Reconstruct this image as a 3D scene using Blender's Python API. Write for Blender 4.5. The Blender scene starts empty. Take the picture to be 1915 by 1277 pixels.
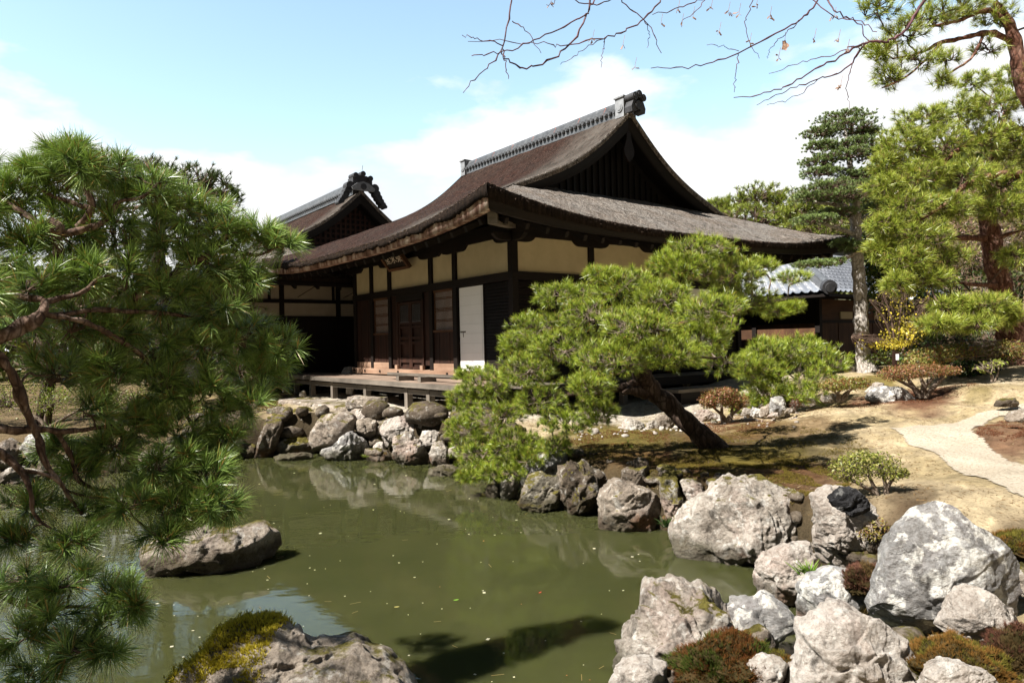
import bpy, math, random
import numpy as np
from mathutils import Vector, Matrix

# ------------------------------------------------------------------ camera, sky, sun
scene = bpy.context.scene
COL = scene.collection
F, PITCH, ROLL, CZ = 1317.0, 0.0018, 0.0219, 2.0
ca, sa, cr, sr = math.cos(PITCH), math.sin(PITCH), math.cos(ROLL), math.sin(ROLL)
cam_d = bpy.data.cameras.new('camera'); cam = bpy.data.objects.new('camera', cam_d); COL.objects.link(cam)
cam_d.sensor_width = 36.0; cam_d.lens = 36.0 * F / 1915.0; cam_d.clip_start = 0.05; cam_d.clip_end = 3000
fw, up0, rt0 = Vector((0, ca, sa)), Vector((0, -sa, ca)), Vector((1, 0, 0))
rt, up = rt0 * cr - up0 * sr, rt0 * sr + up0 * cr
cam.matrix_world = Matrix(((rt.x, up.x, -fw.x, 0), (rt.y, up.y, -fw.y, 0), (rt.z, up.z, -fw.z, CZ), (0, 0, 0, 1)))
scene.camera = cam

SUN_EL, SUN_H = math.radians(50), (-0.85, -0.53)
sun_dir = Vector((SUN_H[0], SUN_H[1], 0)).normalized() * math.cos(SUN_EL) + Vector((0, 0, math.sin(SUN_EL)))
sl = bpy.data.lights.new('sun', 'SUN'); sl.energy = 5.0; sl.angle = math.radians(0.53); sl.color = (1.0, 0.95, 0.87)
so = bpy.data.objects.new('sun', sl); COL.objects.link(so)
so.rotation_euler = (-sun_dir).to_track_quat('-Z', 'Y').to_euler(); so.location = (-30, -20, 40)

world = bpy.data.worlds.new("World"); scene.world = world; world.use_nodes = True
wn, wl = world.node_tree.nodes, world.node_tree.links
bg = wn['Background']; bg.inputs['Strength'].default_value = 0.05
sky = wn.new('ShaderNodeTexSky'); sky.sky_type = 'NISHITA'; sky.sun_disc = False
sky.sun_elevation = SUN_EL; sky.sun_rotation = math.atan2(SUN_H[0], SUN_H[1]); sky.air_density = 1.0; sky.dust_density = 0.6; sky.ozone_density = 1.0
tc = wn.new('ShaderNodeTexCoord'); sep = wn.new('ShaderNodeSeparateXYZ'); wl.new(tc.outputs['Generated'], sep.inputs[0])
mp = wn.new('ShaderNodeMapping'); mp.inputs['Scale'].default_value = (1.0, 1.0, 2.2); mp.inputs['Location'].default_value = (6.4, 0.6, 0.5)
wl.new(tc.outputs['Generated'], mp.inputs[0])
cn = wn.new('ShaderNodeTexNoise'); cn.inputs['Scale'].default_value = 3.4; cn.inputs['Detail'].default_value = 9; cn.inputs['Roughness'].default_value = 0.52
wl.new(mp.outputs[0], cn.inputs['Vector'])
el = wn.new('ShaderNodeMapRange'); el.inputs['From Min'].default_value = 0.18; el.inputs['From Max'].default_value = 0.40
el.inputs['To Min'].default_value = 0.20; el.inputs['To Max'].default_value = -0.26
wl.new(sep.outputs['Z'], el.inputs['Value'])
ad = wn.new('ShaderNodeMath'); ad.operation = 'ADD'; wl.new(cn.outputs['Fac'], ad.inputs[0]); wl.new(el.outputs[0], ad.inputs[1])
cr_ = wn.new('ShaderNodeValToRGB'); cr_.color_ramp.elements[0].position = 0.44; cr_.color_ramp.elements[1].position = 0.55
tx = wn.new('ShaderNodeMath'); tx.operation = 'MULTIPLY_ADD'; wl.new(sep.outputs['X'], tx.inputs[0]); tx.inputs[1].default_value = .16; wl.new(ad.outputs[0], tx.inputs[2])  # the left of the sky is clearer
wl.new(tx.outputs[0], cr_.inputs[0])
hs = wn.new('ShaderNodeMix'); hs.data_type = 'RGBA'; hs.blend_type = 'MULTIPLY'; hs.inputs['Factor'].default_value = 1.0
hs.inputs['B'].default_value = (2.95, 2.85, 2.35, 1)
wl.new(sky.outputs[0], hs.inputs['A'])
mx = wn.new('ShaderNodeMix'); mx.data_type = 'RGBA'
wl.new(cr_.outputs['Color'], mx.inputs['Factor']); wl.new(hs.outputs['Result'], mx.inputs['A']); 
cn2 = wn.new('ShaderNodeTexNoise'); cn2.inputs['Scale'].default_value = 5.5; cn2.inputs['Detail'].default_value = 7; cn2.inputs['Roughness'].default_value = .55; wl.new(mp.outputs[0], cn2.inputs['Vector'])
cg = wn.new('ShaderNodeValToRGB'); cg.color_ramp.elements[0].position = .38; cg.color_ramp.elements[1].position = .58; wl.new(cn2.outputs['Fac'], cg.inputs[0])
cm = wn.new('ShaderNodeMix'); cm.data_type = 'RGBA'; cm.inputs['A'].default_value = (7.3, 7.5, 7.8, 1); cm.inputs['B'].default_value = (10.0, 10.0, 10.0, 1)
wl.new(cg.outputs['Color'], cm.inputs['Factor']); wl.new(cm.outputs['Result'], mx.inputs['B'])
# the sky is dimmed overhead and behind the camera to lower the fill light
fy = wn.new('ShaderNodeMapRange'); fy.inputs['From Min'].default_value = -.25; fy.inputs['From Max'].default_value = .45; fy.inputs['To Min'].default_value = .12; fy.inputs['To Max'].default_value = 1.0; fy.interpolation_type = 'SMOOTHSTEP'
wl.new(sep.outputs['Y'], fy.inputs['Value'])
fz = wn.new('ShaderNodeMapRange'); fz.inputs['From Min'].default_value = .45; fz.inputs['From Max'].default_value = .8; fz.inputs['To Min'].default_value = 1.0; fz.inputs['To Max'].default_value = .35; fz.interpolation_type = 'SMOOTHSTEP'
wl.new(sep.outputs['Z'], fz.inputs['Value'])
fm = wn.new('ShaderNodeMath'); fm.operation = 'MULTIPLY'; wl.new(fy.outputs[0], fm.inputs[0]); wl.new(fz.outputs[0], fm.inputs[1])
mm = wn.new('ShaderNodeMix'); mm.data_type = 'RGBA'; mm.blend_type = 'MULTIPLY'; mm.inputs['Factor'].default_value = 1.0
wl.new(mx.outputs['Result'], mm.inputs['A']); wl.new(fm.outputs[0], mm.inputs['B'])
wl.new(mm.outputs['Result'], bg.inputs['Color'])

vs = scene.view_settings; vs.view_transform = 'Standard'; vs.look = 'None'; vs.gamma = 1.0; vs.exposure = 1.38

# ------------------------------------------------------------------ helpers
rng = np.random.default_rng(11)
random.seed(5)

def P(px, py, D):
    A, B = px - 957.5, py - 638.5
    u, v = A * cr - B * sr, A * sr + B * cr
    d = np.array((u, F * ca + v * sa, F * sa - v * ca))
    return d * (D / d[1]) + np.array((0, 0, CZ))

def G(px, py, z=0.0):
    A, B = px - 957.5, py - 638.5
    u, v = A * cr - B * sr, A * sr + B * cr
    d = np.array((u, F * ca + v * sa, F * sa - v * ca))
    return d * ((z - CZ) / d[2]) + np.array((0, 0, CZ))

def tag(o, label=None, cat=None, group=None, kind=None):
    if label: o['label'] = label
    if cat: o['category'] = cat
    if group: o['group'] = group
    if kind: o['kind'] = kind
    return o

def thing(name, label, cat, loc=(0, 0, 0), rz=0.0, group=None):
    o = bpy.data.objects.new(name, None); COL.objects.link(o); o.empty_display_size = 0.2
    o.location = tuple(float(c) for c in loc); o.rotation_euler = (0, 0, rz)
    return tag(o, label, cat, group)

def link(name, me, m, parent=None):
    o = bpy.data.objects.new(name, me); COL.objects.link(o)
    if m is not None: me.materials.append(m)
    if parent is not None: o.parent = parent
    return o

def nmesh(name, V, Fa, m, parent=None, smooth=False, col=None):
    V = np.asarray(V, dtype=np.float32); Fa = np.asarray(Fa, dtype=np.int32); k = Fa.shape[1]
    me = bpy.data.meshes.new(name)
    me.vertices.add(len(V)); me.vertices.foreach_set('co', V.ravel())
    me.loops.add(Fa.size); me.loops.foreach_set('vertex_index', Fa.ravel())
    me.polygons.add(len(Fa)); me.polygons.foreach_set('loop_start', np.arange(0, Fa.size, k, dtype=np.int32))
    me.polygons.foreach_set('loop_total', np.full(len(Fa), k, dtype=np.int32))
    if smooth: me.polygons.foreach_set('use_smooth', np.ones(len(Fa), dtype=bool))
    if col is not None:
        ca_ = me.color_attributes.new('Col', 'FLOAT_COLOR', 'POINT')
        c4 = np.ones((len(V), 4), dtype=np.float32); c4[:, :3] = col
        ca_.data.foreach_set('color', c4.ravel())
    me.update(); me.validate()
    return link(name, me, m, parent)

class MB:
    def __init__(s): s.v, s.f = [], []
    def add(s, vs_, fs):
        n = len(s.v); s.v += [tuple(map(float, p)) for p in vs_]; s.f += [tuple(i + n for i in q) for q in fs]; return s
    def box(s, x0, x1, y0, y1, z0, z1):
        return s.add([(x0, y0, z0), (x1, y0, z0), (x1, y1, z0), (x0, y1, z0), (x0, y0, z1), (x1, y0, z1), (x1, y1, z1), (x0, y1, z1)],
                     [(0, 3, 2, 1), (4, 5, 6, 7), (0, 1, 5, 4), (1, 2, 6, 5), (2, 3, 7, 6), (3, 0, 4, 7)])
    def bar(s, a, b, w, h, upv=(0, 0, 1)):
        a, b = Vector(a), Vector(b); d = (b - a).normalized(); sd = d.cross(Vector(upv)).normalized(); u = sd.cross(d)
        vs_ = [p + sd * (i * w / 2) + u * (j * h / 2) for p in (a, b) for i, j in ((-1, -1), (1, -1), (1, 1), (-1, 1))]
        return s.add(vs_, [(3, 2, 1, 0), (4, 5, 6, 7), (0, 1, 5, 4), (1, 2, 6, 5), (2, 3, 7, 6), (3, 0, 4, 7)])
    def prism(s, poly, y0, y1, ax='y'):
        n = len(poly)
        if ax == 'y': vs_ = [(p[0], y0, p[1]) for p in poly] + [(p[0], y1, p[1]) for p in poly]
        elif ax == 'x': vs_ = [(y0, p[0], p[1]) for p in poly] + [(y1, p[0], p[1]) for p in poly]
        else: vs_ = [(p[0], p[1], y0) for p in poly] + [(p[0], p[1], y1) for p in poly]
        return s.add(vs_, [tuple(range(n))[::-1], tuple(range(n, 2 * n))] + [(i, (i + 1) % n, n + (i + 1) % n, n + i) for i in range(n)])
    def cyl(s, a, b, r, n=12, r2=None):
        a, b = Vector(a), Vector(b); d = (b - a).normalized(); sd = d.orthogonal().normalized(); u = d.cross(sd); r2 = r if r2 is None else r2
        vs_ = [a + (sd * math.cos(t) + u * math.sin(t)) * r for t in [2 * math.pi * i / n for i in range(n)]] + \
              [b + (sd * math.cos(t) + u * math.sin(t)) * r2 for t in [2 * math.pi * i / n for i in range(n)]]
        return s.add(vs_, [tuple(range(n))[::-1], tuple(range(n, 2 * n))] + [(i, (i + 1) % n, n + (i + 1) % n, n + i) for i in range(n)])
    def build(s, name, m, parent=None, smooth=False):
        me = bpy.data.meshes.new(name); me.from_pydata(s.v, [], s.f); me.update()
        if smooth: me.polygons.foreach_set('use_smooth', np.ones(len(me.polygons), dtype=bool))
        return link(name, me, m, parent)

def catmull(pts, k=6):
    pts = np.asarray(pts, float)
    if len(pts) < 3:
        t = np.linspace(0, 1, k + 1)[:, None]; return pts[0] * (1 - t) + pts[-1] * t
    Q = np.vstack([2 * pts[0] - pts[1], pts, 2 * pts[-1] - pts[-2]]); out = []
    for i in range(1, len(Q) - 2):
        p0, p1, p2, p3 = Q[i - 1:i + 3]
        for t in np.linspace(0, 1, k, endpoint=False):
            out.append(.5 * (2 * p1 + (p2 - p0) * t + (2 * p0 - 5 * p1 + 4 * p2 - p3) * t * t + (3 * p1 - p0 - 3 * p2 + p3) * t ** 3))
    out.append(pts[-1]); return np.array(out)

def tubes(paths, n=6):
    """paths: list of (points (m,3), radii (m,)); returns V,F(quads) for all of them."""
    Vs, Fs, off = [], [], 0
    ang = np.linspace(0, 2 * np.pi, n, endpoint=False)
    for pts, rad in paths:
        pts = np.asarray(pts, float); m = len(pts); rad = np.asarray(rad, float)
        tg = np.gradient(pts, axis=0); tg /= np.linalg.norm(tg, axis=1, keepdims=True) + 1e-9
        ref = np.array((0.31, 0.17, 0.93)) if abs(tg[:, 2]).mean() < .9 else np.array((1., 0.2, 0.1))
        s_ = np.cross(tg, ref); s_ /= np.linalg.norm(s_, axis=1, keepdims=True) + 1e-9
        u_ = np.cross(tg, s_)
        V = pts[:, None, :] + rad[:, None, None] * (np.cos(ang)[None, :, None] * s_[:, None, :] + np.sin(ang)[None, :, None] * u_[:, None, :])
        Vs.append(V.reshape(-1, 3))
        i = np.arange(m - 1)[:, None] * n; j = np.arange(n)[None, :]; j2 = (j + 1) % n
        Fs.append(np.stack([off + i + j, off + i + j2, off + i + n + j2, off + i + n + j], -1).reshape(-1, 4))
        off += m * n
    return np.vstack(Vs), np.vstack(Fs)

# --- vectorised gradient noise
_pr = np.random.default_rng(3); _perm = np.concatenate([_pr.permutation(256)] * 3)
_g3 = _pr.normal(size=(256, 3)); _g3 /= np.linalg.norm(_g3, axis=1, keepdims=True)
def noise3(p):
    p = np.asarray(p, float); i = np.floor(p).astype(int); f = p - i; i &= 255
    u = f * f * f * (f * (f * 6 - 15) + 10); out = 0
    for dx in (0, 1):
        for dy in (0, 1):
            for dz in (0, 1):
                h = _perm[_perm[_perm[i[:, 0] + dx] + i[:, 1] + dy] + i[:, 2] + dz]
                g = (_g3[h] * (f - (dx, dy, dz))).sum(1)
                out = out + g * (u[:, 0] if dx else 1 - u[:, 0]) * (u[:, 1] if dy else 1 - u[:, 1]) * (u[:, 2] if dz else 1 - u[:, 2])
    return out * 1.6
def fbm(p, o=4, lac=2.1, gain=.5):
    p = np.asarray(p, float); a, t = 1., 0
    for k in range(o): t = t + a * noise3(p + 17.3 * k); p = p * lac; a *= gain
    return t
def sstep(a, b, x):
    t = np.clip((x - a) / (b - a), 0, 1); return t * t * (3 - 2 * t)

# ------------------------------------------------------------------ materials
def new_mat(name):
    m = bpy.data.materials.new(name); m.use_nodes = True
    return m, m.node_tree.nodes, m.node_tree.links, m.node_tree.nodes['Principled BSDF']

def ramp(n, l, src, stops):
    r = n.new('ShaderNodeValToRGB'); e = r.color_ramp.elements
    while len(e) < len(stops): e.new(0.5)
    for q, (p_, c) in zip(e, stops): q.position = p_; q.color = (*c, 1)
    l.new(src, r.inputs[0]); return r.outputs['Color']

def tex(n, l, scale, stretch=(1, 1, 1), detail=5, rough=.6, kind='noise', coord='Object', loc=(0, 0, 0)):
    t = n.new('ShaderNodeTexCoord'); m_ = n.new('ShaderNodeMapping'); m_.inputs['Scale'].default_value = stretch; m_.inputs['Location'].default_value = loc
    if coord == 'World':
        g = n.new('ShaderNodeNewGeometry'); l.new(g.outputs['Position'], m_.inputs[0])
    else: l.new(t.outputs[coord], m_.inputs[0])
    if kind == 'noise':
        x = n.new('ShaderNodeTexNoise'); x.inputs['Detail'].default_value = detail; x.inputs['Roughness'].default_value = rough; out = x.outputs['Fac']
    else:
        x = n.new('ShaderNodeTexVoronoi'); x.feature = kind; out = x.outputs['Distance']
    x.inputs['Scale'].default_value = scale; l.new(m_.outputs[0], x.inputs['Vector']); return out

def mixc(n, l, fac, a, b, blend='MIX'):
    m_ = n.new('ShaderNodeMix'); m_.data_type = 'RGBA'; m_.blend_type = blend
    for s_, v in (('Factor', fac), ('A', a), ('B', b)):
        if isinstance(v, (int, float)): m_.inputs[s_].default_value = v
        elif isinstance(v, tuple): m_.inputs[s_].default_value = (*v, 1)
        else: l.new(v, m_.inputs[s_])
    return m_.outputs['Result']

def bump(n, l, b, src, strength, dist):
    q = n.new('ShaderNodeBump'); q.inputs['Strength'].default_value = strength; q.inputs['Distance'].default_value = dist
    l.new(src, q.inputs['Height']); l.new(q.outputs[0], b.inputs['Normal']); return q

def mat(name, stops, scale=4, stretch=(1, 1, 1), rough=.75, bmp=.4, bd=.01, fine=None, spec=.3, detail=6, second=None):
    m, n, l, b = new_mat(name)
    t = tex(n, l, scale, stretch, detail)
    c = ramp(n, l, t, stops)
    if second:
        t2 = tex(n, l, second[0], second[1], 4, loc=(3, 1, 7)); f2 = ramp(n, l, t2, [(.35, (0, 0, 0)), (.7, (1, 1, 1))])
        c = mixc(n, l, f2, c, mixc(n, l, .75, c, second[2]))
    l.new(c, b.inputs['Base Color']); b.inputs['Roughness'].default_value = rough; b.inputs['Specular IOR Level'].default_value = spec
    t3 = tex(n, l, fine or scale * 4, stretch, 6)
    bump(n, l, b, t3, bmp, bd)
    return m

def wood(name, dark, light, axis='z', scale=9, rough=.7, bmp=.35, spec=.25):
    st = {'x': (.06, 1, 1), 'y': (1, .06, 1), 'z': (1, 1, .06)}[axis]
    return mat(name, [(.3, dark), (.5, tuple((a + b_) / 2 for a, b_ in zip(dark, light))), (.72, light)], scale, st, rough, bmp, .004, scale * 3, spec,
               second=(1.3, (1, 1, 1), tuple(c * .55 for c in dark)))

M = {}
for ax in 'xyz':
    M['dark_' + ax] = wood('dark_timber_' + ax, (.005, .003, .002), (.014, .0072, .005), ax)
    M['black_' + ax] = wood('shade_black_timber_' + ax, (.002, .0013, .001), (.006, .003, .0022), ax)  # darker timber copy, with the gables' shade put into the wood colour
    M['board_' + ax] = wood('red_brown_boards_' + ax, (.014, .006, .0035), (.055, .021, .012), ax)
    M['deck_' + ax] = wood('weathered_deck_' + ax, (.17, .12, .09), (.36, .27, .21), ax, bmp=.5)
    M['grey_' + ax] = wood('grey_timber_' + ax, (.10, .085, .07), (.24, .205, .17), ax, bmp=.5)
    M['tan_' + ax] = wood('tan_timber_' + ax, (.06, .028, .014), (.13, .062, .030), ax)
M['sill'] = wood('orange_sill', (.24, .14, .09), (.42, .29, .21), 'y')
M['paper_line'] = mat('paper_line', [(.3, (.72, .72, .72)), (.7, (.77, .77, .77))], 3)
M['plaster'] = mat('ochre_plaster', [(.3, (.47, .395, .25)), (.62, (.56, .475, .31)), (.75, (.52, .43, .27))], 2.2, rough=.9, bmp=.1, bd=.003, fine=60, spec=.1)
M['pale_plaster'] = mat('pale_plaster', [(.3, (.34, .29, .23)), (.7, (.42, .36, .29))], 2.2, rough=.9, bmp=.1, bd=.003, fine=60, spec=.1)
M['paper'] = mat('white_paper', [(.3, (.84, .84, .85)), (.7, (.88, .88, .89))], 3, rough=.9, bmp=.05, bd=.002, spec=.1)
M['paper_old'] = mat('old_paper', [(.3, (.26, .24, .20)), (.7, (.36, .33, .28))], 3, rough=.9, bmp=.05, bd=.002, spec=.1)
M['tile'] = mat('grey_tile', [(.3, (.05, .052, .058)), (.6, (.105, .11, .118)), (.8, (.21, .215, .225))], 7, rough=.42, bmp=.25, bd=.004, fine=40, spec=.5)
M['tile_dark'] = mat('dark_tile', [(.3, (.018, .018, .02)), (.75, (.06, .06, .065))], 9, rough=.6, bmp=.4, bd=.006, spec=.4)
M['tile_pale'] = mat('pale_tile', [(.3, (.15, .158, .17)), (.75, (.28, .29, .305))], 9, rough=.6, bmp=.2, bd=.003, spec=.4)
M['roof_tile'] = mat('blue_grey_roof_tile', [(.3, (.11, .12, .145)), (.6, (.19, .205, .235)), (.8, (.31, .32, .345))], 2.5, rough=.33, bmp=.2, bd=.004, fine=30, spec=.6)
M['copper'] = mat('rust_clip', [(.3, (.30, .06, .03)), (.7, (.45, .12, .07))], 5, rough=.6)

def thatch(name, a, b_, c_, stretch, red, edge=None):
    m, n, l, b = new_mat(name)
    t1 = tex(n, l, 17, stretch, 5, .75); c1 = ramp(n, l, t1, [(.32, a), (.5, b_), (.70, c_)])
    t2 = tex(n, l, 1.1, (1, 1, 1), 5, .65); f2 = ramp(n, l, t2, [(.40, (0, 0, 0)), (.66, (1, 1, 1))])
    c2 = mixc(n, l, f2, c1, mixc(n, l, .8, c1, red, 'MULTIPLY'))
    if edge:
        g = n.new('ShaderNodeTexCoord'); sy = n.new('ShaderNodeSeparateXYZ'); l.new(g.outputs['Object'], sy.inputs[0]); am = n.new('ShaderNodeMath'); am.operation = 'MULTIPLY_ADD'; l.new(t2, am.inputs[0]); am.inputs[1].default_value = -2.2; l.new(sy.outputs['Y'], am.inputs[2])
        ef = ramp(n, l, am.outputs[0], [(.0, (1, 1, 1)), (.9, (0, 0, 0))]); c2 = mixc(n, l, ef, c2, mixc(n, l, f2, (.12, .108, .096), (.05, .044, .038)))
    t5 = tex(n, l, 9, stretch, 5, .7); c2 = mixc(n, l, .9, c2, ramp(n, l, t5, [(.36, (.30, .28, .27)), (.50, (.9, .88, .86)), (.62, (1.0, 1.0, 1.0))]), 'MULTIPLY')
    t4 = tex(n, l, 60, (1, 1, 1), 2, .5); sp = ramp(n, l, t4, [(.58, (0, 0, 0)), (.66, (1, 1, 1))])
    c3 = mixc(n, l, sp, c2, tuple(min(1, v * 1.6) for v in c_))
    l.new(c3, b.inputs['Base Color']); b.inputs['Roughness'].default_value = .95; b.inputs['Specular IOR Level'].default_value = .1
    t3 = tex(n, l, 20, stretch, 8, .75); bump(n, l, b, t3, 1.0, .08)
    return m
M['thatch_brown'] = thatch('brown_thatch', (.007, .0045, .004), (.026, .016, .0125), (.085, .056, .044), (.55, 1, .55), (.9, .42, .30), True)
M['thatch_grey'] = thatch('grey_thatch', (.045, .040, .036), (.175, .160, .146), (.36, .335, .31), (1, .5, .5), (.75, .60, .48))
M['thatch_edge'] = mat('ragged_thatch_edge', [(.3, (.007, .005, .004)), (.7, (.030, .020, .015))], 20, (1, 1, .2), .95, .9, .03, spec=.1)
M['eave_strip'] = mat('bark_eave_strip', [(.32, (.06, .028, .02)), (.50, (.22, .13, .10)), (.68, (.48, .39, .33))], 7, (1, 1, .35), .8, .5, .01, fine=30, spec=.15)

def rock_mat(name, a, b_, c_, stain=True, lichen=.5, pink=(.42, .30, .26), scale=1.0, mossy=0.0):
    m, n, l, b = new_mat(name)
    t1 = tex(n, l, 3.2 * scale, (1, 1, 1.3), 9, .68, coord='World'); c = ramp(n, l, t1, [(.28, a), (.48, b_), (.68, c_)])
    tp = tex(n, l, 1.7 * scale, (1, 1, 1), 4, coord='World', loc=(5, 2, 9)); c = mixc(n, l, ramp(n, l, tp, [(.52, (0, 0, 0)), (.72, (.7, .7, .7))]), c, pink)
    tl = tex(n, l, 9 * scale, (1, 1, 1), 6, .6, coord='World', loc=(1, 8, 3)); lf = ramp(n, l, tl, [(.60 - .1 * lichen, (0, 0, 0)), (.645 - .08 * lichen, (lichen, lichen, lichen))])
    c = mixc(n, l, lf, c, (.72, .71, .67))
    tv = tex(n, l, 2.1 * scale, (1.2, 1, .55), kind='DISTANCE_TO_EDGE', coord='World')
    w1 = tex(n, l, 5 * scale, (1, 1, .6), 8, .7, coord='World', loc=(4, 4, 0)); ck = ramp(n, l, w1, [(.31, (1, 1, 1)), (.43, (0, 0, 0))])
    c = mixc(n, l, ck, c, mixc(n, l, .85, c, (.035, .03, .025)))
    w2 = tex(n, l, 1.25 * scale, (1, 1, 1), 3, .5, coord='World', loc=(7, 3, 5)); c = mixc(n, l, 1.0, c, ramp(n, l, w2, [(.36, (.80, .78, .77)), (.55, (1, 1, 1))]), 'MULTIPLY')
    if mossy > 0:
        g = n.new('ShaderNodeNewGeometry'); sn = n.new('ShaderNodeSeparateXYZ'); l.new(g.outputs['Normal'], sn.inputs[0])
        tm = tex(n, l, 2.6, (1, 1, 1), 7, .7, coord='World', loc=(9, 1, 1)); am = n.new('ShaderNodeMath'); am.operation = 'MULTIPLY_ADD'
        l.new(sn.outputs['Z'], am.inputs[0]); am.inputs[1].default_value = .22; l.new(tm, am.inputs[2])
        mf = ramp(n, l, am.outputs[0], [(.72 - .22 * mossy, (0, 0, 0)), (.78 - .2 * mossy, (1, 1, 1))])
        mc = ramp(n, l, tl, [(.3, (.035, .03, .008)), (.6, (.15, .13, .03)), (.8, (.09, .05, .02))])
        c = mixc(n, l, mf, c, mc)
    if stain:
        g = n.new('ShaderNodeNewGeometry'); sz = n.new('ShaderNodeSeparateXYZ'); l.new(g.outputs['Position'], sz.inputs[0])
        az = n.new('ShaderNodeMath'); az.operation = 'MULTIPLY_ADD'; l.new(w1, az.inputs[0]); az.inputs[1].default_value = -.26; l.new(sz.outputs['Z'], az.inputs[2])
        sf = ramp(n, l, az.outputs[0], [(.0, (1, 1, 1)), (.09, (0, 0, 0))]); sc = ramp(n, l, tp, [(.38, (.035, .035, .010)), (.56, (.05, .034, .02)), (.72, (.20, .08, .025))])
        c = mixc(n, l, mixc(n, l, .75, (0, 0, 0), sf), c, sc)
    tg = tex(n, l, 30 * scale, (1, 1, 1.2), 8, .75, coord='World', loc=(2, 2, 2)); c = mixc(n, l, .85, c, ramp(n, l, tg, [(.34, (.38, .34, .30)), (.47, (.82, .80, .78)), (.56, (1, 1, 1))]), 'MULTIPLY')
    l.new(c, b.inputs['Base Color']); b.inputs['Roughness'].default_value = .9; b.inputs['Specular IOR Level'].default_value = .15
    t3 = tex(n, l, 9 * scale, (1, 1, 1.3), 10, .72, coord='World'); q = bump(n, l, b, t3, 1.0, .08)
    q2 = n.new('ShaderNodeBump'); q2.inputs['Strength'].default_value = .5; q2.inputs['Distance'].default_value = .02; l.new(w1, q2.inputs['Height']); l.new(q.outputs[0], q2.inputs['Normal']); l.new(q2.outputs[0], b.inputs['Normal'])
    return m
M['rock_pale'] = rock_mat('pale_rock', (.17, .145, .12), (.38, .34, .295), (.58, .545, .495), mossy=.03)
M['rock_white'] = rock_mat('white_rock', (.26, .215, .18), (.48, .435, .39), (.66, .62, .575), pink=(.50, .36, .31), lichen=.4)
M['rock_grey'] = rock_mat('grey_rock', (.15, .145, .14), (.30, .295, .29), (.50, .495, .485), pink=(.24, .205, .21), lichen=.95, mossy=.0)
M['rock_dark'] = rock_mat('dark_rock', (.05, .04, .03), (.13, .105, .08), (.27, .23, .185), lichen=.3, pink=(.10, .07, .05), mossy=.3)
M['rock_brown'] = rock_mat('brown_rock', (.15, .125, .10), (.30, .255, .21), (.46, .40, .335), lichen=.35, pink=(.20, .165, .15), mossy=.08)
M['rock_mossy'] = rock_mat('mossy_rock', (.09, .08, .06), (.22, .20, .16), (.40, .37, .31), lichen=.3, mossy=.75)
M['rock_black'] = rock_mat('black_rock', (.006, .006, .007), (.018, .018, .02), (.07, .07, .075), lichen=.15, stain=False, pink=(.02, .02, .022))

def leaf_mat(name, trans=.2, rough=.45, spec=.35):
    m, n, l, b = new_mat(name)
    a = n.new('ShaderNodeAttribute'); a.attribute_name = 'Col'
    l.new(a.outputs['Color'], b.inputs['Base Color']); b.inputs['Roughness'].default_value = rough; b.inputs['Specular IOR Level'].default_value = spec
    tr = n.new('ShaderNodeBsdfTranslucent'); l.new(mixc(n, l, 1.0, a.outputs['Color'], (1.25, 1.3, .7), 'MULTIPLY'), tr.inputs['Color'])
    ms = n.new('ShaderNodeMixShader'); ms.inputs[0].default_value = trans
    l.new(b.outputs[0], ms.inputs[1]); l.new(tr.outputs[0], ms.inputs[2]); l.new(ms.outputs[0], n['Material Output'].inputs['Surface'])
    return m
M['needle'] = leaf_mat('pine_needles', .14, .35, .5)
M['leaf'] = leaf_mat('leaves', .3, .45, .4)
M['gloss_leaf'] = leaf_mat('glossy_leaves', .2, .25, .6)
M['moss'] = leaf_mat('moss_blades', .2, .8, .1)
def bark(name, a, b_, c_, sc=14):
    m, n, l, b = new_mat(name)
    t = tex(n, l, sc, (1, 1, .45), 7, .7, coord='World'); c = ramp(n, l, t, [(.3, a), (.5, b_), (.7, c_)])
    v = tex(n, l, sc * .9, (1, 1, .4), kind='DISTANCE_TO_EDGE', coord='World'); vf = ramp(n, l, v, [(.0, (1, 1, 1)), (.10, (0, 0, 0))])
    c = mixc(n, l, mixc(n, l, .7, (0, 0, 0), vf), c, tuple(x * .25 for x in a))
    l.new(c, b.inputs['Base Color']); b.inputs['Roughness'].default_value = .9; b.inputs['Specular IOR Level'].default_value = .15
    bump(n, l, b, v, .8, .03); return m
M['bark'] = bark('pine_bark', (.022, .014, .010), (.055, .036, .026), (.15, .11, .09))
M['bark_red'] = bark('red_pine_bark', (.06, .028, .018), (.14, .065, .045), (.30, .19, .15))
M['bark_grey'] = bark('grey_bark', (.22, .19, .165), (.40, .365, .33), (.58, .54, .50), 18)
M['bark_near'] = bark('scaly_pine_bark', (.035, .022, .016), (.10, .062, .046), (.30, .22, .18), 22)
M['twig'] = mat('twig_bark', [(.3, (.05, .03, .02)), (.7, (.15, .10, .075))], 12, rough=.9)
M['maple_twig'] = mat('maple_twig_bark', [(.35, (.045, .022, .026)), (.7, (.13, .055, .065))], 14, rough=.6)
M['branch_pale'] = mat('pale_branch_bark', [(.3, (.07, .05, .036)), (.7, (.24, .19, .15))], 12, rough=.9)
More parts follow.
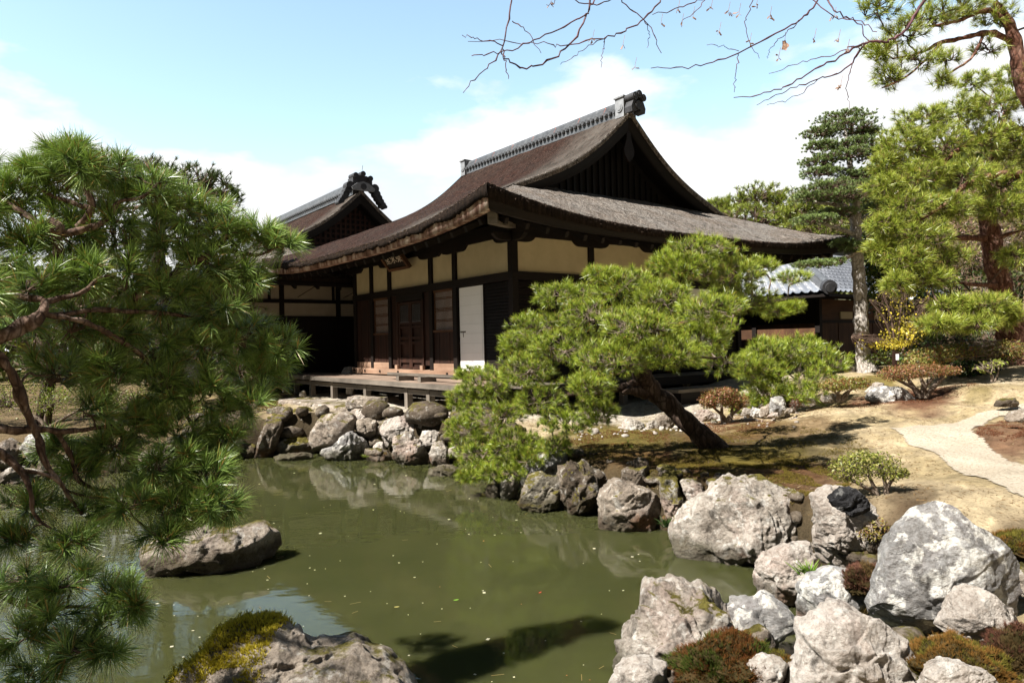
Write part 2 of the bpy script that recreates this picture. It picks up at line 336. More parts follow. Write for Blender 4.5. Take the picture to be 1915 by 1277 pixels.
# ------------------------------------------------------------------ pond, ground, path
SHORE = [(-420, 905), (0, 905), (130, 902), (330, 884), (480, 864), (620, 858), (760, 874), (850, 892), (930, 937), (1010, 958), (1090, 990), (1190, 1015),
         (1290, 1050), (1400, 1085), (1425, 1130), (1500, 1165), (1495, 1205), (1430, 1225), (1330, 1245), (1220, 1330), (1060, 1500), (900, 1900)]
pond = [tuple(G(x, y)[:2]) for x, y in SHORE] + [(-1.6, 2.3), (-2.6, 3.0), (-5, 3.3), (-15, 2.5), (-22, 4), (-22, 11)]
pond = np.array(pond)
def poly_sd(X, Y, poly):
    """signed distance: positive outside the polygon."""
    d = np.full(X.shape, 1e9); ins = np.zeros(X.shape, bool); n = len(poly)
    for i in range(n):
        ax, ay = poly[i]; bx, by = poly[(i + 1) % n]
        vx, vy = bx - ax, by - ay; t = np.clip(((X - ax) * vx + (Y - ay) * vy) / (vx * vx + vy * vy + 1e-12), 0, 1)
        d = np.minimum(d, np.hypot(X - ax - t * vx, Y - ay - t * vy))
        c = ((ay > Y) != (by > Y)) & (X < (bx - ax) * (Y - ay) / (by - ay + 1e-12) + ax); ins ^= c
    return np.where(ins, -d, d)

CT = []  # land control points (x, y, z)
for px, py, z in ((560, 760, .76), (640, 775, .76), (760, 790, .76), (840, 800, .74), (1000, 800, .70), (1150, 790, .68), (1090, 840, .58), (1200, 870, .52), (1340, 840, .63),
                  (1300, 790, .66), (1450, 870, .60), (1420, 780, .74), (1560, 830, .70), (1590, 765, .90), (1500, 765, .78), (1720, 748, .99), (1620, 735, 1.0), (1860, 720, 1.18),
                  (1750, 795, .80), (1660, 797, .80), (1800, 850, .71), (1900, 905, .68), (1650, 920, .62), (1750, 940, .66), (1560, 900, .55), (1880, 800, .85),
                  (1915, 1000, .58), (1850, 1080, .36), (1650, 1150, .22), (1370, 1240, .26), (1560, 1260, .25), (1800, 1260, .33), (1500, 1100, .20), (1640, 1010, .42), (60, 800, .42), (0, 860, .22), (130, 870, .2), (330, 800, .45), (200, 830, .3)):
    CT.append(G(px, py, z))
for px, py, D, z in ((1618, 690, 18, 0), (1895, 680, 14, 0), (1700, 690, 17, 0), (1480, 700, 15, 0)):
    CT.append(P(px, py, D))
CT += [(9, 26, 1.5), (20, 20, 1.6), (20, 10, 1.3), (8, 4, .6), (5, 2, .5), (3, .5, .4), (1, 0, .4), (-3, 25, .8), (-15, 22, .6), (-10, 16, .5), (3, 18, .76), (0, 16, .76), (-4, 20, .76), (12, 14, 1.3), (30, 5, 1.2), (6, 40, 2.5), (0, 45, 1), (-25, 35, .8), (30, 35, 3)]
CT = np.array(CT)
def land_z(X, Y):
    sh = X.shape; x, y = X.ravel(), Y.ravel()
    w = 1 / (((x[:, None] - CT[:, 0]) ** 2 + (y[:, None] - CT[:, 1]) ** 2) ** 1.6 + .02)
    return ((w * CT[:, 2]).sum(1) / w.sum(1)).reshape(sh)
def bank_off(X, Y): return .28 + .34 * sstep(10.3, 11.8, Y) * sstep(2.5, 1.0, X)
def ground_z(X, Y, detail=True):
    X, Y = np.atleast_1d(np.asarray(X, float)), np.atleast_1d(np.asarray(Y, float))
    L = land_z(X, Y); sd = poly_sd(X, Y, pond)
    far = sstep(30, 120, np.hypot(X, Y)); L = L * (1 - far) + far * 2
    right = sstep(8, 40, X) * sstep(22, 60, Y); L = L + right * 9
    if detail:
        q = np.stack([X.ravel(), Y.ravel(), 0 * X.ravel()], 1)
        L = L + (.035 * fbm(q * .9, 3) + .010 * fbm(q * 5, 3)).reshape(X.shape) * sstep(.1, .8, sd)
    return -.9 + (L + .9) * sstep(0, 1, (sd - bank_off(X, Y)) / (.5 - .18 * sstep(10, 11.5, Y)))
def gz(x, y): return float(ground_z(x, y)[0])
def onground(px, py, it=12):
    """the world point where the pixel's ray meets the land."""
    z = .7
    for _ in range(it):
        p = G(px, py, z); z = .5 * z + .5 * gz(p[0], p[1])
    return p

def axis(segs):
    out = [segs[0][0]]
    for (a, st), (b_, _) in zip(segs[:-1], segs[1:]): k = max(1, int(round((b_ - a) / st))); out += list(np.linspace(a, b_, k + 1)[1:])
    return np.array(out)
ax = axis([(-400, 40), (-60, 6), (-22, .6), (-7, .12), (-1, .06), (8.5, .12), (16, .5), (30, 5), (80, 40), (400, 0)])
ay = axis([(-60, 6), (0, .3), (2, .06), (12, .12), (18, .3), (26, .8), (50, 4), (100, 40), (600, 0)])
GX, GY = np.meshgrid(ax, ay); GZ = ground_z(GX, GY)
V = np.stack([GX, GY, GZ], -1).reshape(-1, 3); nx, ny = len(ax), len(ay)
idx = np.arange(nx * ny).reshape(ny, nx); Q = np.stack([idx[:-1, :-1], idx[:-1, 1:], idx[1:, 1:], idx[1:, :-1]], -1).reshape(-1, 4)
# ground colours: dry trodden moss, living moss, red moss, sand; dark moss is deepened for the pine's shadow
nq = V.copy(); nq[:, 2] = 0
n1, n2, n3 = fbm(nq * .8, 4), fbm(nq * 3.1 + 9, 4), fbm(nq * 12 + 4, 3)
tan = np.array((.46, .37, .235)); tan2 = np.array((.31, .245, .135)); mossd = np.array((.060, .046, .015)); mossy = np.array((.15, .118, .026)); red = np.array((.125, .050, .028)); sand = np.array((.56, .49, .39)); leafy = np.array((.09, .06, .035))
def blend(c, k, f): return c * (1 - f[:, None]) + k * f[:, None]
base = np.broadcast_to(tan, V.shape).copy()
base = blend(base, tan2, sstep(-.1, .5, n1 + .5 * n2) * .8)
def patch(c, k, px, py, rx, ry, s=1., soft=.35, nz=.5):
    g = onground(px, py); gx_ = onground(px + rx, py); gy_ = onground(px, py - ry); hx, hy = abs(gx_[0] - g[0]), abs(gy_[1] - g[1])
    d = np.hypot((V[:, 0] - g[0] - (g[0] / g[1]) * (V[:, 1] - g[1])) / hx, (V[:, 1] - g[1]) / hy) + nz * (.6 * n2 + .5 * n1)
    return blend(c, k, s * sstep(1 + soft, 1 - soft, d))
for px, py, rx, ry, k, s in ((1200, 850, 190, 60, mossd, .9), (1420, 850, 220, 55, mossd, .85), (1330, 890, 230, 50, mossd, .9), (1150, 830, 110, 30, mossy, .6), (1420, 860, 90, 22, mossy, .7), (1180, 860, 90, 20, red, .5),
                             (1480, 900, 110, 35, red, .55), (1290, 880, 60, 20, red, .5), (1250, 905, 90, 16, red, .45), (1360, 795, 110, 18, red, .4), (1170, 800, 110, 12, mossy, .6), (1420, 800, 100, 12, mossy, .5),
                             (1620, 752, 120, 13, red, .75), (1720, 742, 110, 14, red, .9), (1550, 745, 60, 10, mossy, .6), (1830, 745, 60, 9, mossy, .5), (1640, 712, 60, 12, mossy, .9), (1885, 805, 70, 22, red, .8),
                             (1900, 1010, 60, 40, leafy, .7), (1880, 1100, 120, 60, leafy, .8), (1680, 1000, 90, 60, leafy, .8), (1650, 1150, 140, 60, leafy, .9), (1700, 930, 60, 20, leafy, .8), (1560, 1000, 120, 90, leafy, .8), (1380, 1240, 160, 60, mossd, .9), (1820, 1240, 150, 60, mossd, .9),
                             (1800, 715, 140, 14, sand, .35), (1560, 790, 120, 14, tan2, .6), (1460, 800, 120, 12, red, .35)):
    base = patch(base, k, px, py, rx, ry, s)
sdv = poly_sd(V[:, 0], V[:, 1], pond)
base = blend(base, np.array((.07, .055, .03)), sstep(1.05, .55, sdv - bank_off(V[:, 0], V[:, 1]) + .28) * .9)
# pale raked ground round the buildings, dark leaf litter under the far trees
lx_, ly_ = .7986 * (V[:, 0] - .048) + .6018 * (V[:, 1] - 13.22), -.6018 * (V[:, 0] - .048) + .7986 * (V[:, 1] - 13.22)
hallr = sstep(-3.2, -2.2, ly_ + .35 * n2) * sstep(.25, .6, poly_sd(V[:, 0], V[:, 1], pond) - bank_off(V[:, 0], V[:, 1]) - .1) * sstep(.0, 1.2, (V[:, 1] - 12.2) + .55 * (V[:, 0] + 1.6)) * sstep(6.5, 5.0, V[:, 0]) * sstep(-4, -3, V[:, 0] + .35 * (V[:, 1] - 12))
base = blend(base, np.array((.44, .40, .34)), hallr * .9)
base = blend(base, leafy, sstep(18, 24, np.hypot(V[:, 0], V[:, 1])) * (1 - hallr) * .9)
lb = sstep(-4.0, -6.0, V[:, 0]) * sstep(9.5, 10.5, V[:, 1])
base = blend(base, np.array((.30, .235, .12)), lb * .8)
base = patch(base, leafy, 450, 800, 110, 50, .9)
base = patch(base, leafy, 150, 770, 260, 60, .75)
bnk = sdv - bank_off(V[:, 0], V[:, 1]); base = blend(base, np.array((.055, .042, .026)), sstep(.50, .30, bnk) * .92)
base *= np.clip(1 + .40 * n3 + .30 * n2, .3, 1.6)[:, None]
def ground_mat(name, attr=True, col=None):
    m, n, l, b = new_mat(name)
    t1 = tex(n, l, 38, (1, 1, 1), 6, .75, coord='World'); f1 = ramp(n, l, t1, [(.30, (.34, .29, .25)), (.5, (1, 1, 1)), (.72, (1.0, 1.0, 1.0))])
    if attr:
        a = n.new('ShaderNodeAttribute'); a.attribute_name = 'Col'; src = a.outputs['Color']
    else: src = ramp(n, l, tex(n, l, 2.0, (1, 1, 1), 6, .6, coord='World'), [(.3, col[0]), (.7, col[1])])
    c = mixc(n, l, .85, src, f1, 'MULTIPLY'); l.new(c, b.inputs['Base Color']); b.inputs['Roughness'].default_value = .95; b.inputs['Specular IOR Level'].default_value = .08
    t2 = tex(n, l, 22, (1, 1, 1), 8, .75, coord='World'); bump(n, l, b, t2, .9, .06); return m
M['ground'] = ground_mat('mossy_ground'); M['sand'] = ground_mat('path_sand', False, ((.45, .385, .295), (.56, .49, .395)))
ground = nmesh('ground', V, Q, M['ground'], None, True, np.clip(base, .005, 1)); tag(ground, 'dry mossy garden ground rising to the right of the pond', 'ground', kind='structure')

# sandy path: a sheet that follows the ground
pp = [(1655, 800), (1705, 834), (1790, 882), (1915, 932), (2100, 1010), (2100, 930), (1915, 872), (1840, 828), (1818, 806), (1850, 786), (1930, 768), (1930, 752), (1845, 772), (1780, 793), (1700, 799)]
pw = np.array([onground(x, y)[:2] for x, y in pp])
x0, y0 = pw.min(0); x1, y1 = pw.max(0); gx = np.arange(x0 - .2, x1 + .2, .03); gy = np.arange(y0 - .2, y1 + .2, .03); PX, PY = np.meshgrid(gx, gy)
qq = np.stack([PX.ravel(), PY.ravel(), 0 * PX.ravel()], 1); sd = poly_sd(PX, PY, pw) + (.07 * fbm(qq * 1.6, 2) + .02 * fbm(qq * 7, 2)).reshape(PX.shape)
idx = np.arange(PX.size).reshape(PX.shape); fq = np.stack([idx[:-1, :-1], idx[:-1, 1:], idx[1:, 1:], idx[1:, :-1]], -1); keep = (sd[:-1, :-1] < 0) & (sd[1:, 1:] < 0)
fq = fq[keep]; used, inv = np.unique(fq, return_inverse=True)
PZ = ground_z(PX, PY) + .010 + .012 * sstep(0, -.3, sd)
pv = np.stack([PX, PY, PZ], -1).reshape(-1, 3)[used]
tag(nmesh('sand_path', pv, inv.reshape(-1, 4), M['sand'], None, True), 'pale sandy garden path crossing the mossy slope', 'path', kind='structure')

# water
m, n, l, b = new_mat('murky_pond_water')
tw = tex(n, l, .7, (1, 1, 1), 5, .6, coord='World'); cw = ramp(n, l, tw, [(.3, (.032, .036, .012)), (.7, (.043, .046, .016))])
l.new(cw, b.inputs['Base Color']); b.inputs['Subsurface Weight'].default_value = 1.0; b.inputs['Subsurface Radius'].default_value = (1.0, 1.0, .6); b.inputs['Subsurface Scale'].default_value = .45; b.inputs['Roughness'].default_value = .025; b.inputs['IOR'].default_value = 1.333; b.inputs['Specular IOR Level'].default_value = .5
t3 = tex(n, l, 5.0, (1, 1.6, 1), 3, .5, coord='World'); bump(n, l, b, t3, .10, .012)
M['water'] = m
wp = np.array([(-26, -4), (14, -4), (14, 16), (-26, 16)]); 
tag(nmesh('pond_water', [(x, y, 0) for x, y in wp], [(0, 1, 2, 3)], M['water']), 'still murky green pond reflecting the hall and the sky', 'water', kind='structure')
# petals, needles and leaves afloat
Vp, Fp, Cp = [], [], []
r_ = np.random.default_rng(21)
for k in range(260):
    px, py = r_.uniform(150, 1450), 880 + 430 * r_.random() ** 1.3
    p = G(px, py)
    if poly_sd(p[:1], p[1:2], pond)[0] > -.12: continue
    s_ = r_.choice([.0025, .004, .007], p=[.6, .3, .1]) * (1 + .1 * p[1]); a_ = r_.uniform(0, 6.3); L = s_ * (r_.choice([1, 1.4, 7], p=[.55, .3, .15]))
    ux, uy = math.cos(a_), math.sin(a_); w = s_ if L < 3 * s_ else .0022
    n0 = len(Vp); Vp += [(p[0] + ux * i * L - uy * j * w, p[1] + uy * i * L + ux * j * w, .003) for i, j in ((-1, -1), (1, -1), (1, 1), (-1, 1))]; Fp.append((n0, n0 + 1, n0 + 2, n0 + 3))
    c = (.62, .58, .46) if L < 3 * s_ else (.22, .15, .06); c = (.35, .10, .03) if r_.random() < .06 else c; Cp += [c] * 4
o = nmesh('floating_petals', Vp, Fp, M['leaf'], None, False, np.array(Cp)); tag(o, 'tiny petals and needles scattered over the pond surface', 'petals', kind='stuff')
def float_leaf(px, py, size, rot, c, label, D=None):
    p = G(px, py, .004); t = np.linspace(-1, 1, 9); w = (1 - t * t) * .38
    up_ = [(a, b_, .05 * abs(a) * size) for a, b_ in zip(t, w)]; dn = [(a, -b_, .05 * abs(a) * size) for a, b_ in zip(t[1:-1], w[1:-1])][::-1]
    v = [(a * size * math.cos(rot) - b_ * size * math.sin(rot), a * size * math.sin(rot) + b_ * size * math.cos(rot), z) for a, b_, z in up_ + dn]
    nn = len(v); me = MB(); me.add(v + [(a, b_, z - .0015) for a, b_, z in v], [tuple(range(nn))[::-1], tuple(range(nn, 2 * nn))] + [(i, (i + 1) % nn, nn + (i + 1) % nn, nn + i) for i in range(nn)])
    o = me.build('floating_leaf', mat('leaf_' + str(px), [(.3, c), (.7, tuple(x * 1.3 for x in c))], 20, rough=.5)); o.location = tuple(p); tag(o, label, 'leaf', 'leaves afloat on the pond')
float_leaf(853, 1121, .022, .4, (.16, .35, .03), 'bright green leaf afloat in the open middle of the pond')
float_leaf(1010, 1107, .018, .9, (.40, .03, .02), 'small red leaf afloat in the middle of the pond')
float_leaf(742, 1134, .020, .2, (.35, .30, .10), 'yellowish curled leaf floating near the mossy corner rock')
float_leaf(1471, 1176, .035, .3, (.30, .42, .10), 'light green leaf in the small inlet between the bank boulders')
float_leaf(1140, 952, .03, .2, (.45, .12, .04), 'orange leaf floating by the dark shoreline stones')
# ------------------------------------------------------------------ the hall by the pond
TH = 0.6458
HX, HY = .048, 13.22
cth, sth = math.cos(TH), math.sin(TH)
def H(x, y, z=0): return (HX + cth * x - sth * y, HY + sth * x + cth * y, z)
_r = [0, .5, 1, 2, 3, 4, 5.33]; _z = [7.03, 6.57, 6.14, 5.48, 5.03, 4.66, 4.16]
_r2 = [0, .5, 1, 1.5, 2, 2.5, 3, 3.5, 4, 4.5, 5, 5.33]; _z2 = [7.03, 6.57, 6.16, 5.82, 5.55, 5.34, 5.14, 4.93, 4.70, 4.45, 4.18, 4.00]
PC = np.polyfit(_r2, _z2, 6)

class Roof:
    def __init__(s, cx, hw, ya, yb, ga, gb, dz=0., up=.42, mains=('thatch_brown', 'thatch_brown'), skirt='thatch_grey'):
        s.x0, s.x1, s.cx, s.hw, s.ya, s.yb, s.ga, s.gb, s.dz, s.up, s.mains, s.skirt = cx - hw, cx + hw, cx, hw, ya, yb, ga, gb, dz, up, mains, skirt
        s.eg = ga - ya
    def z(s, e, w):
        return np.polyval(PC, s.hw - np.asarray(e, float)) + s.dz + s.up * np.clip(1 - np.asarray(w, float) / 4.6, 0, 1) ** 2.6 * np.clip(1 - np.asarray(e, float) / 3, 0, 1) ** 2
    def grid(s, name, A, B_, Z, m, root):
        V = np.stack([A, B_, Z], -1).reshape(-1, 3); ny, nx = A.shape; i = np.arange(nx * ny).reshape(ny, nx)
        q = V * 11.0; V[:, 2] += .010 * fbm(q, 2) + .022 * fbm(V * 1.7, 2)
        Q = np.stack([i[:-1, :-1], i[:-1, 1:], i[1:, 1:], i[1:, :-1]], -1).reshape(-1, 4); return nmesh(name, V, Q, m, root, True)
    def build(s, root, nrib=24, rib_sides=('front', 'right'), fascia_mats=('thatch_edge', 'eave_strip')):
        e = np.linspace(0, s.hw, 60)[:, None]; t = np.linspace(0, 1, 170)[None, :]
        lo = np.where(e < s.eg, s.ya + e, s.ga); hi = np.where(e < s.eg, s.yb - e, s.gb)
        Y = lo + (hi - lo) * t; w = np.minimum(Y - s.ya, s.yb - Y); E = np.broadcast_to(e, Y.shape); Z = s.z(E, np.maximum(w, 0))
        roof = s.grid('front_slope', s.x0 + E, Y, Z, M[s.mains[0]], root)
        s.grid('back_slope', s.x1 - E[:, ::-1], Y[:, ::-1], Z[:, ::-1], M[s.mains[1]], root)
        e2 = np.linspace(0, s.eg + .6, 34)[:, None]; X = s.x0 + e2 + (s.x1 - s.x0 - 2 * e2) * t; E2 = np.broadcast_to(e2, X.shape); w2 = np.minimum(X - s.x0, s.x1 - X); Z2 = s.z(E2, w2)
        s.grid('side_slope', X, s.ya + E2, Z2 - .012, M[s.skirt], root)
        s.grid('side_slope', X[:, ::-1], s.yb - E2, Z2[:, ::-1] - .012, M[s.skirt], root)
        # eaves: a ragged thatch edge over a bark strip, on all four sides
        per = []
        for (a, b_) in (((s.x1, s.ya), (s.x0, s.ya)), ((s.x0, s.ya), (s.x0, s.yb)), ((s.x0, s.yb), (s.x1, s.yb)), ((s.x1, s.yb), (s.x1, s.ya))):
            per.append((np.array(a), np.array(b_)))
        for k, (a, b_) in enumerate(per):
            L = np.linalg.norm(b_ - a); nn = int(L / .035); tt = np.linspace(0, 1, nn + 1); pts = a + (b_ - a) * tt[:, None]; d = (b_ - a) / L; nrm = np.array((-d[1], d[0]))
            if np.dot(nrm, np.array((s.cx, (s.ya + s.yb) / 2)) - a) < 0: nrm = -nrm
            wd = np.minimum(tt, 1 - tt) * L; zt = s.z(0 * wd, wd); thick = .205 + .16 * np.clip(1 - wd / 3.6, 0, 1) ** 1.8
            q = np.stack([tt * L, 0 * tt + k * 9, 0 * tt], 1); jag = .5 * noise3(q * 9) + .7 * noise3(q * 2.2) + .35 * noise3(q * 27)
            lit = k == 1  # front strip gets the lit colour, the other sides a dark, shaded one
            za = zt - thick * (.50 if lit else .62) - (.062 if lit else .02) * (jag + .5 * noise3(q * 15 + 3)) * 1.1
            ins = np.clip(wd, 0, 1)[:, None] * nrm * 1.0
            def off(v): return pts + nrm * v + d * (np.clip(v - tt * L, 0, None) - np.clip(v - (1 - tt) * L, 0, None))[:, None] * (1 if v > 0 else 0)
            jj = .012 * noise3(q * 22 + 5)
            V = np.vstack([np.c_[off(0), zt + .005 + .014 * noise3(q * 16)], np.c_[off(0) - nrm * (.012 + jj)[:, None], zt - .05], np.c_[off(0) + nrm * (.0 + jj)[:, None], za], np.c_[off(.05), za + .004]])
            i = np.arange(nn); m_ = nn + 1; Q = np.vstack([np.stack([r * m_ + i, r * m_ + i + 1, (r + 1) * m_ + i + 1, (r + 1) * m_ + i], -1) for r in range(3)])
            nmesh('thatch_edge', V, Q, M[fascia_mats[0]], root, False)
            zl = zt - thick; V = np.vstack([np.c_[off(.045), za + .08], np.c_[off(.06), zl], np.c_[off(.16), zl - .006], np.c_[off(.17), zl + .05]])
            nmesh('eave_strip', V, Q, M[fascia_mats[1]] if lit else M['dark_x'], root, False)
            # soffit rising to the wall
            zs_ = s.z(1.88 + 0 * wd, np.maximum(wd, 1.88)) - .36; V = np.vstack([np.c_[off(.17), zl + .045], np.c_[off(2.2), zs_ + .06]])
            nmesh('soffit', V, Q[:nn], M['dark_x'], root, False)
        def ribs(side):
            L = s.yb - s.ya if side == 'front' else s.x1 - s.x0
            for i in range(nrib):
                f = .5 + (L - 1.0) * i / (nrib - 1); w = min(f, L - f); za = float(s.z(0, w)) - (.235 + .15 * max(0, 1 - w / 3.6) ** 1.8) - .05; zb = float(s.z(1.88, max(w, 1.88))) - .36
                inn = min(2.1, max(.5, w)); zz = za + (zb - za) * inn / 2.1
                if side == 'front': a, b_ = (s.x0 + .2, s.ya + f, za), (s.x0 + inn, s.ya + f, zz)
                else: a, b_ = (s.x0 + f, s.ya + .2, za), (s.x0 + f, s.ya + inn, zz)
                MB().bar(a, b_, .075, .10).build('rafter', M['dark_z'], root)
        for sd_ in rib_sides: ribs(sd_)
        # hip rafters under the two near corners
        for sx, px_ in ((1, s.x0), (-1, s.x1)):
            c0 = float(s.z(0, 0)) - .40
            MB().bar((px_ + sx * .28, s.ya + .28, c0 - .06), (px_ + sx * 2.2, s.ya + 2.2, c0 + .28), .15, .2).build('hip_rafter', M['grey_x'], root)
        # gables: barge boards, gable wall
        for gy, sg in ((s.ga, 1), (s.gb, -1)):
            r = np.linspace(-1, 1, 121) * (s.hw - s.eg); X = s.cx + r; zt = s.z(s.hw - np.abs(r), 9 + 0 * r); th = .16 + .16 * np.clip(1 - np.abs(r) / 3, 0, 1)
            nn = 120; i = np.arange(nn); m_ = 121
            V = np.vstack([np.c_[X, gy - sg * .0 + 0 * r, zt + .012], np.c_[X, gy - sg * .015 + 0 * r, zt - .02], np.c_[X, gy + 0 * r, zt - .11], np.c_[X, gy + sg * .05 + 0 * r, zt - .11]])
            Q = np.vstack([np.stack([k * m_ + i, k * m_ + i + 1, (k + 1) * m_ + i + 1, (k + 1) * m_ + i], -1) for k in range(3)])
            nmesh('thatch_edge', V, Q, M['thatch_grey'], root, True)
            V = np.vstack([np.c_[X, gy + sg * .03 + 0 * r, zt - .10], np.c_[X, gy + sg * .05 + 0 * r, zt - .10 - th], np.c_[X, gy + sg * .12 + 0 * r, zt - .10 - th], np.c_[X, gy + sg * .62 + 0 * r, zt - .14 - th * .4]])
            nmesh('barge_board', V, Q, M['black_x'], root, True)
            zb = float(s.z(s.eg + .6, 9)) - .1
            poly = [(x, z - .13) for x, z in zip(X[::6], zt[::6]) if z - .13 > zb] ; poly = [(poly[0][0] , zb)] + poly + [(poly[-1][0], zb)]
            MB().prism(poly[::-1], gy + sg * .55, gy + sg * .65).build('gable_wall', M['black_z'], root)
        return roof

def ridge(root, cx, ya, yb, zb, h=.23, w=.36, nt=42, sides=(-1, 1)):
    mb = MB()
    for lv in range(4):
        z = zb + .06 + lv * (h - .06) / 4; ww = w * (1 - .13 * lv); mb.box(cx - ww / 2, cx + ww / 2, ya, yb, z, z + (h - .06) / 4 - .008)
    mb.cyl((cx, ya, zb + h), (cx, yb, zb + h), .07, 10)
    mb.box(cx - w * .42, cx + w * .42, ya, yb, zb - .12, zb + .07)
    for i in range(nt):
        y = ya + (yb - ya) * (i + .5) / nt
        for sx in sides:
            mb.cyl((cx + sx * .05, y, zb + .07), (cx + sx * (w / 2 + .03), y, zb + .025), .052, 12)
            mb.cyl((cx + sx * (w / 2 + .03), y, zb + .025), (cx + sx * (w / 2 + .045), y, zb + .023), .033, 10)
    rd = mb.build('ridge', M['tile'], root)
    for i in range(7):
        y = ya + (yb - ya) * (i + .5) / 7
        MB().bar((cx - w / 2, y, zb + .05), (cx - .05, y, zb + h + .03), .02, .02).build('clip', M['copper'], rd)
    return rd

hall = thing('pond_hall', 'old timber hall with shaggy brown thatched roof at the edge of the pond', 'building', H(0, 0, .76), TH)
class Root:  # geometry is given in absolute heights: the parts hang 0.76 m lower than the empty
    pass
def lower(root, dz):
    for c in root.children: c.location.z -= dz
Bq = 6.9 / 7; ZB, ZT, ZK, ZD = 3.336, 4.008, 1.432, 1.264
hr = Roof(3.45, 5.33, -1.88, 8.78, .16, 6.74); hr.build(hall)
def fringe(roof, root, seed=9):
    r = np.random.default_rng(seed)
    for side, k, A in (('front', 2600, roof.yb - roof.ya), ('right', 2200, roof.x1 - roof.x0)):
        f = r.uniform(.02, A - .02, k); w = np.minimum(f, A - f); z = roof.z(0 * f, w) + .015 - r.random(k) ** 2 * .10; o_ = r.uniform(-.05, .01, k)
        if side == 'front': p = np.stack([roof.x0 - o_ * 0 + np.abs(o_) * .5, roof.ya + f, z], 1); d = np.stack([-np.ones(k), .5 * r.normal(size=k), -.35 + .45 * r.normal(size=k)], 1)
        else: p = np.stack([roof.x0 + f, roof.ya + np.abs(o_) * .5, z], 1); d = np.stack([.5 * r.normal(size=k), -np.ones(k), -.35 + .45 * r.normal(size=k)], 1)
        d /= np.linalg.norm(d, axis=1, keepdims=True); L = r.uniform(.02, .055, k)[:, None]; s_ = np.cross(d, r.normal(size=(k, 3))); s_ = s_ / np.linalg.norm(s_, axis=1, keepdims=True) * .006
        V = np.stack([p - s_, p + s_, p + d * L], 1).reshape(-1, 3); c = np.repeat(np.array(((.02, .013, .010), (.06, .04, .03), (.14, .10, .08)))[r.integers(0, 3, k)], 3, 0)
        nmesh('thatch_fringe', V, np.arange(3 * k).reshape(-1, 3), M['moss'], root, False, c)
fringe(hr, hall)
ridge(hall, 3.45, .42, 6.5, 7.03, h=.20, w=.30)
for (ya, yb) in ((.14, .46), (6.46, 6.74)):
    o = MB().box(3.45 - .19, 3.45 + .19, ya + .04, yb - .02, 6.88, 7.30).box(3.45 - .22, 3.45 + .22, ya + .02, yb, 7.301, 7.335).cyl((3.45 - .19, (ya + yb) / 2, 7.08), (3.45 - .212, (ya + yb) / 2, 7.08), .09, 16).cyl((3.45 - .212, (ya + yb) / 2, 7.08), (3.45 - .222, (ya + yb) / 2, 7.08), .055, 14).build('ridge_end_block', M['tile_pale'], hall)
yo = .02
orn = MB()
for dx, dz_, r in ((-.13, 7.25, .08), (.0, 7.31, .085), (.13, 7.25, .08)): orn.cyl((3.45 + dx, -.12, dz_), (3.45 + dx, .14, dz_), r, 18).cyl((3.45 + dx, -.135, dz_), (3.45 + dx, -.12, dz_), r * .55, 14)
for sx in (-1, 1): orn.prism([(3.45 + sx * .05, 6.95), (3.45 + sx * .20, 6.92), (3.45 + sx * .22, 7.03), (3.45 + sx * .16, 7.16), (3.45 + sx * .05, 7.19)], -.08, .13)
orn.cyl((3.45, -.10, 7.08), (3.45, .1, 7.08), .10, 16)
orn.build('ridge_ornament', M['tile_dark'], hall, False)
# gable slats and pendant
for i in range(26):
    x = 3.45 + (i - 12.5) * .19; zt = float(hr.z(5.33 - abs(x - 3.45), 9)) - .42
    if zt > 5.0: MB().box(x - .03, x + .03, .66, .707, 4.9, zt).build('gable_slat', M['black_z'], hall)
pend = [(3.45 + r * math.sin(a), 6.28 + .32 * math.cos(a) * (1.0 if math.cos(a) > 0 else 1.15)) for a in np.linspace(0, 2 * math.pi, 20, endpoint=False) for r in [.13 + .05 * math.cos(3 * a)]]
MB().prism(pend, .22, .27).build('gable_pendant', M['dark_z'], hall)

# core that keeps the inside dark
MB().box(.12, 6.78, .12, 6.78, 1.25, 4.3).build('dark_core', M['dark_z'], hall)
# posts
def post(x, y, z0=.78, z1=4.25, w=.14, m='dark_z'): MB().box(x - w / 2, x + w / 2, y - w / 2, y + w / 2, z0, z1).build('post', M[m], hall)
for k in (0, 2, 3, 5, 6, 7): post(0, k * Bq)
for k in (2, 4, 6, 7): post(k * Bq, 0)
# beams: plate, middle rail, sill
for nm, z0, z1, pr in (('wall_plate', ZT, ZT + .27, .085), ('rail', ZB - .155, ZB, .082)):
    MB().box(-pr, .05, -pr, 6.9 + pr, z0, z1).build(nm, M['dark_y'], hall)
    MB().box(.052, 6.9 + pr, -pr + .002, .05, z0, z1).build(nm, M['dark_x'], hall)
# boat-shaped bracket arms over the posts
def bracket(x, y, axd):
    pr = []
    for t in np.linspace(-1, 1, 17): pr.append((t * .5, ZT - .105 * (1 - max(0, (abs(t) - .62) / .38) ** 2.2)))
    pr += [(.5, ZT + .03), (-.5, ZT + .03)]
    mb = MB(); mb.prism([(y + p, z) for p, z in pr] if axd == 'y' else [(x + p, z) for p, z in pr], -.095 + (x if axd == 'y' else y), .0 + (x if axd == 'y' else y), 'x' if axd == 'y' else 'y')
    mb.build('bracket', M['dark_x'], hall)
for k in (0, 3, 5, 7): bracket(0, k * Bq, 'y') if k else None
bracket(0, 2 * Bq, 'y'); bracket(0, .02, 'y')
for k in (0, 2, 4, 6): bracket(k * Bq + .0, 0, 'x')
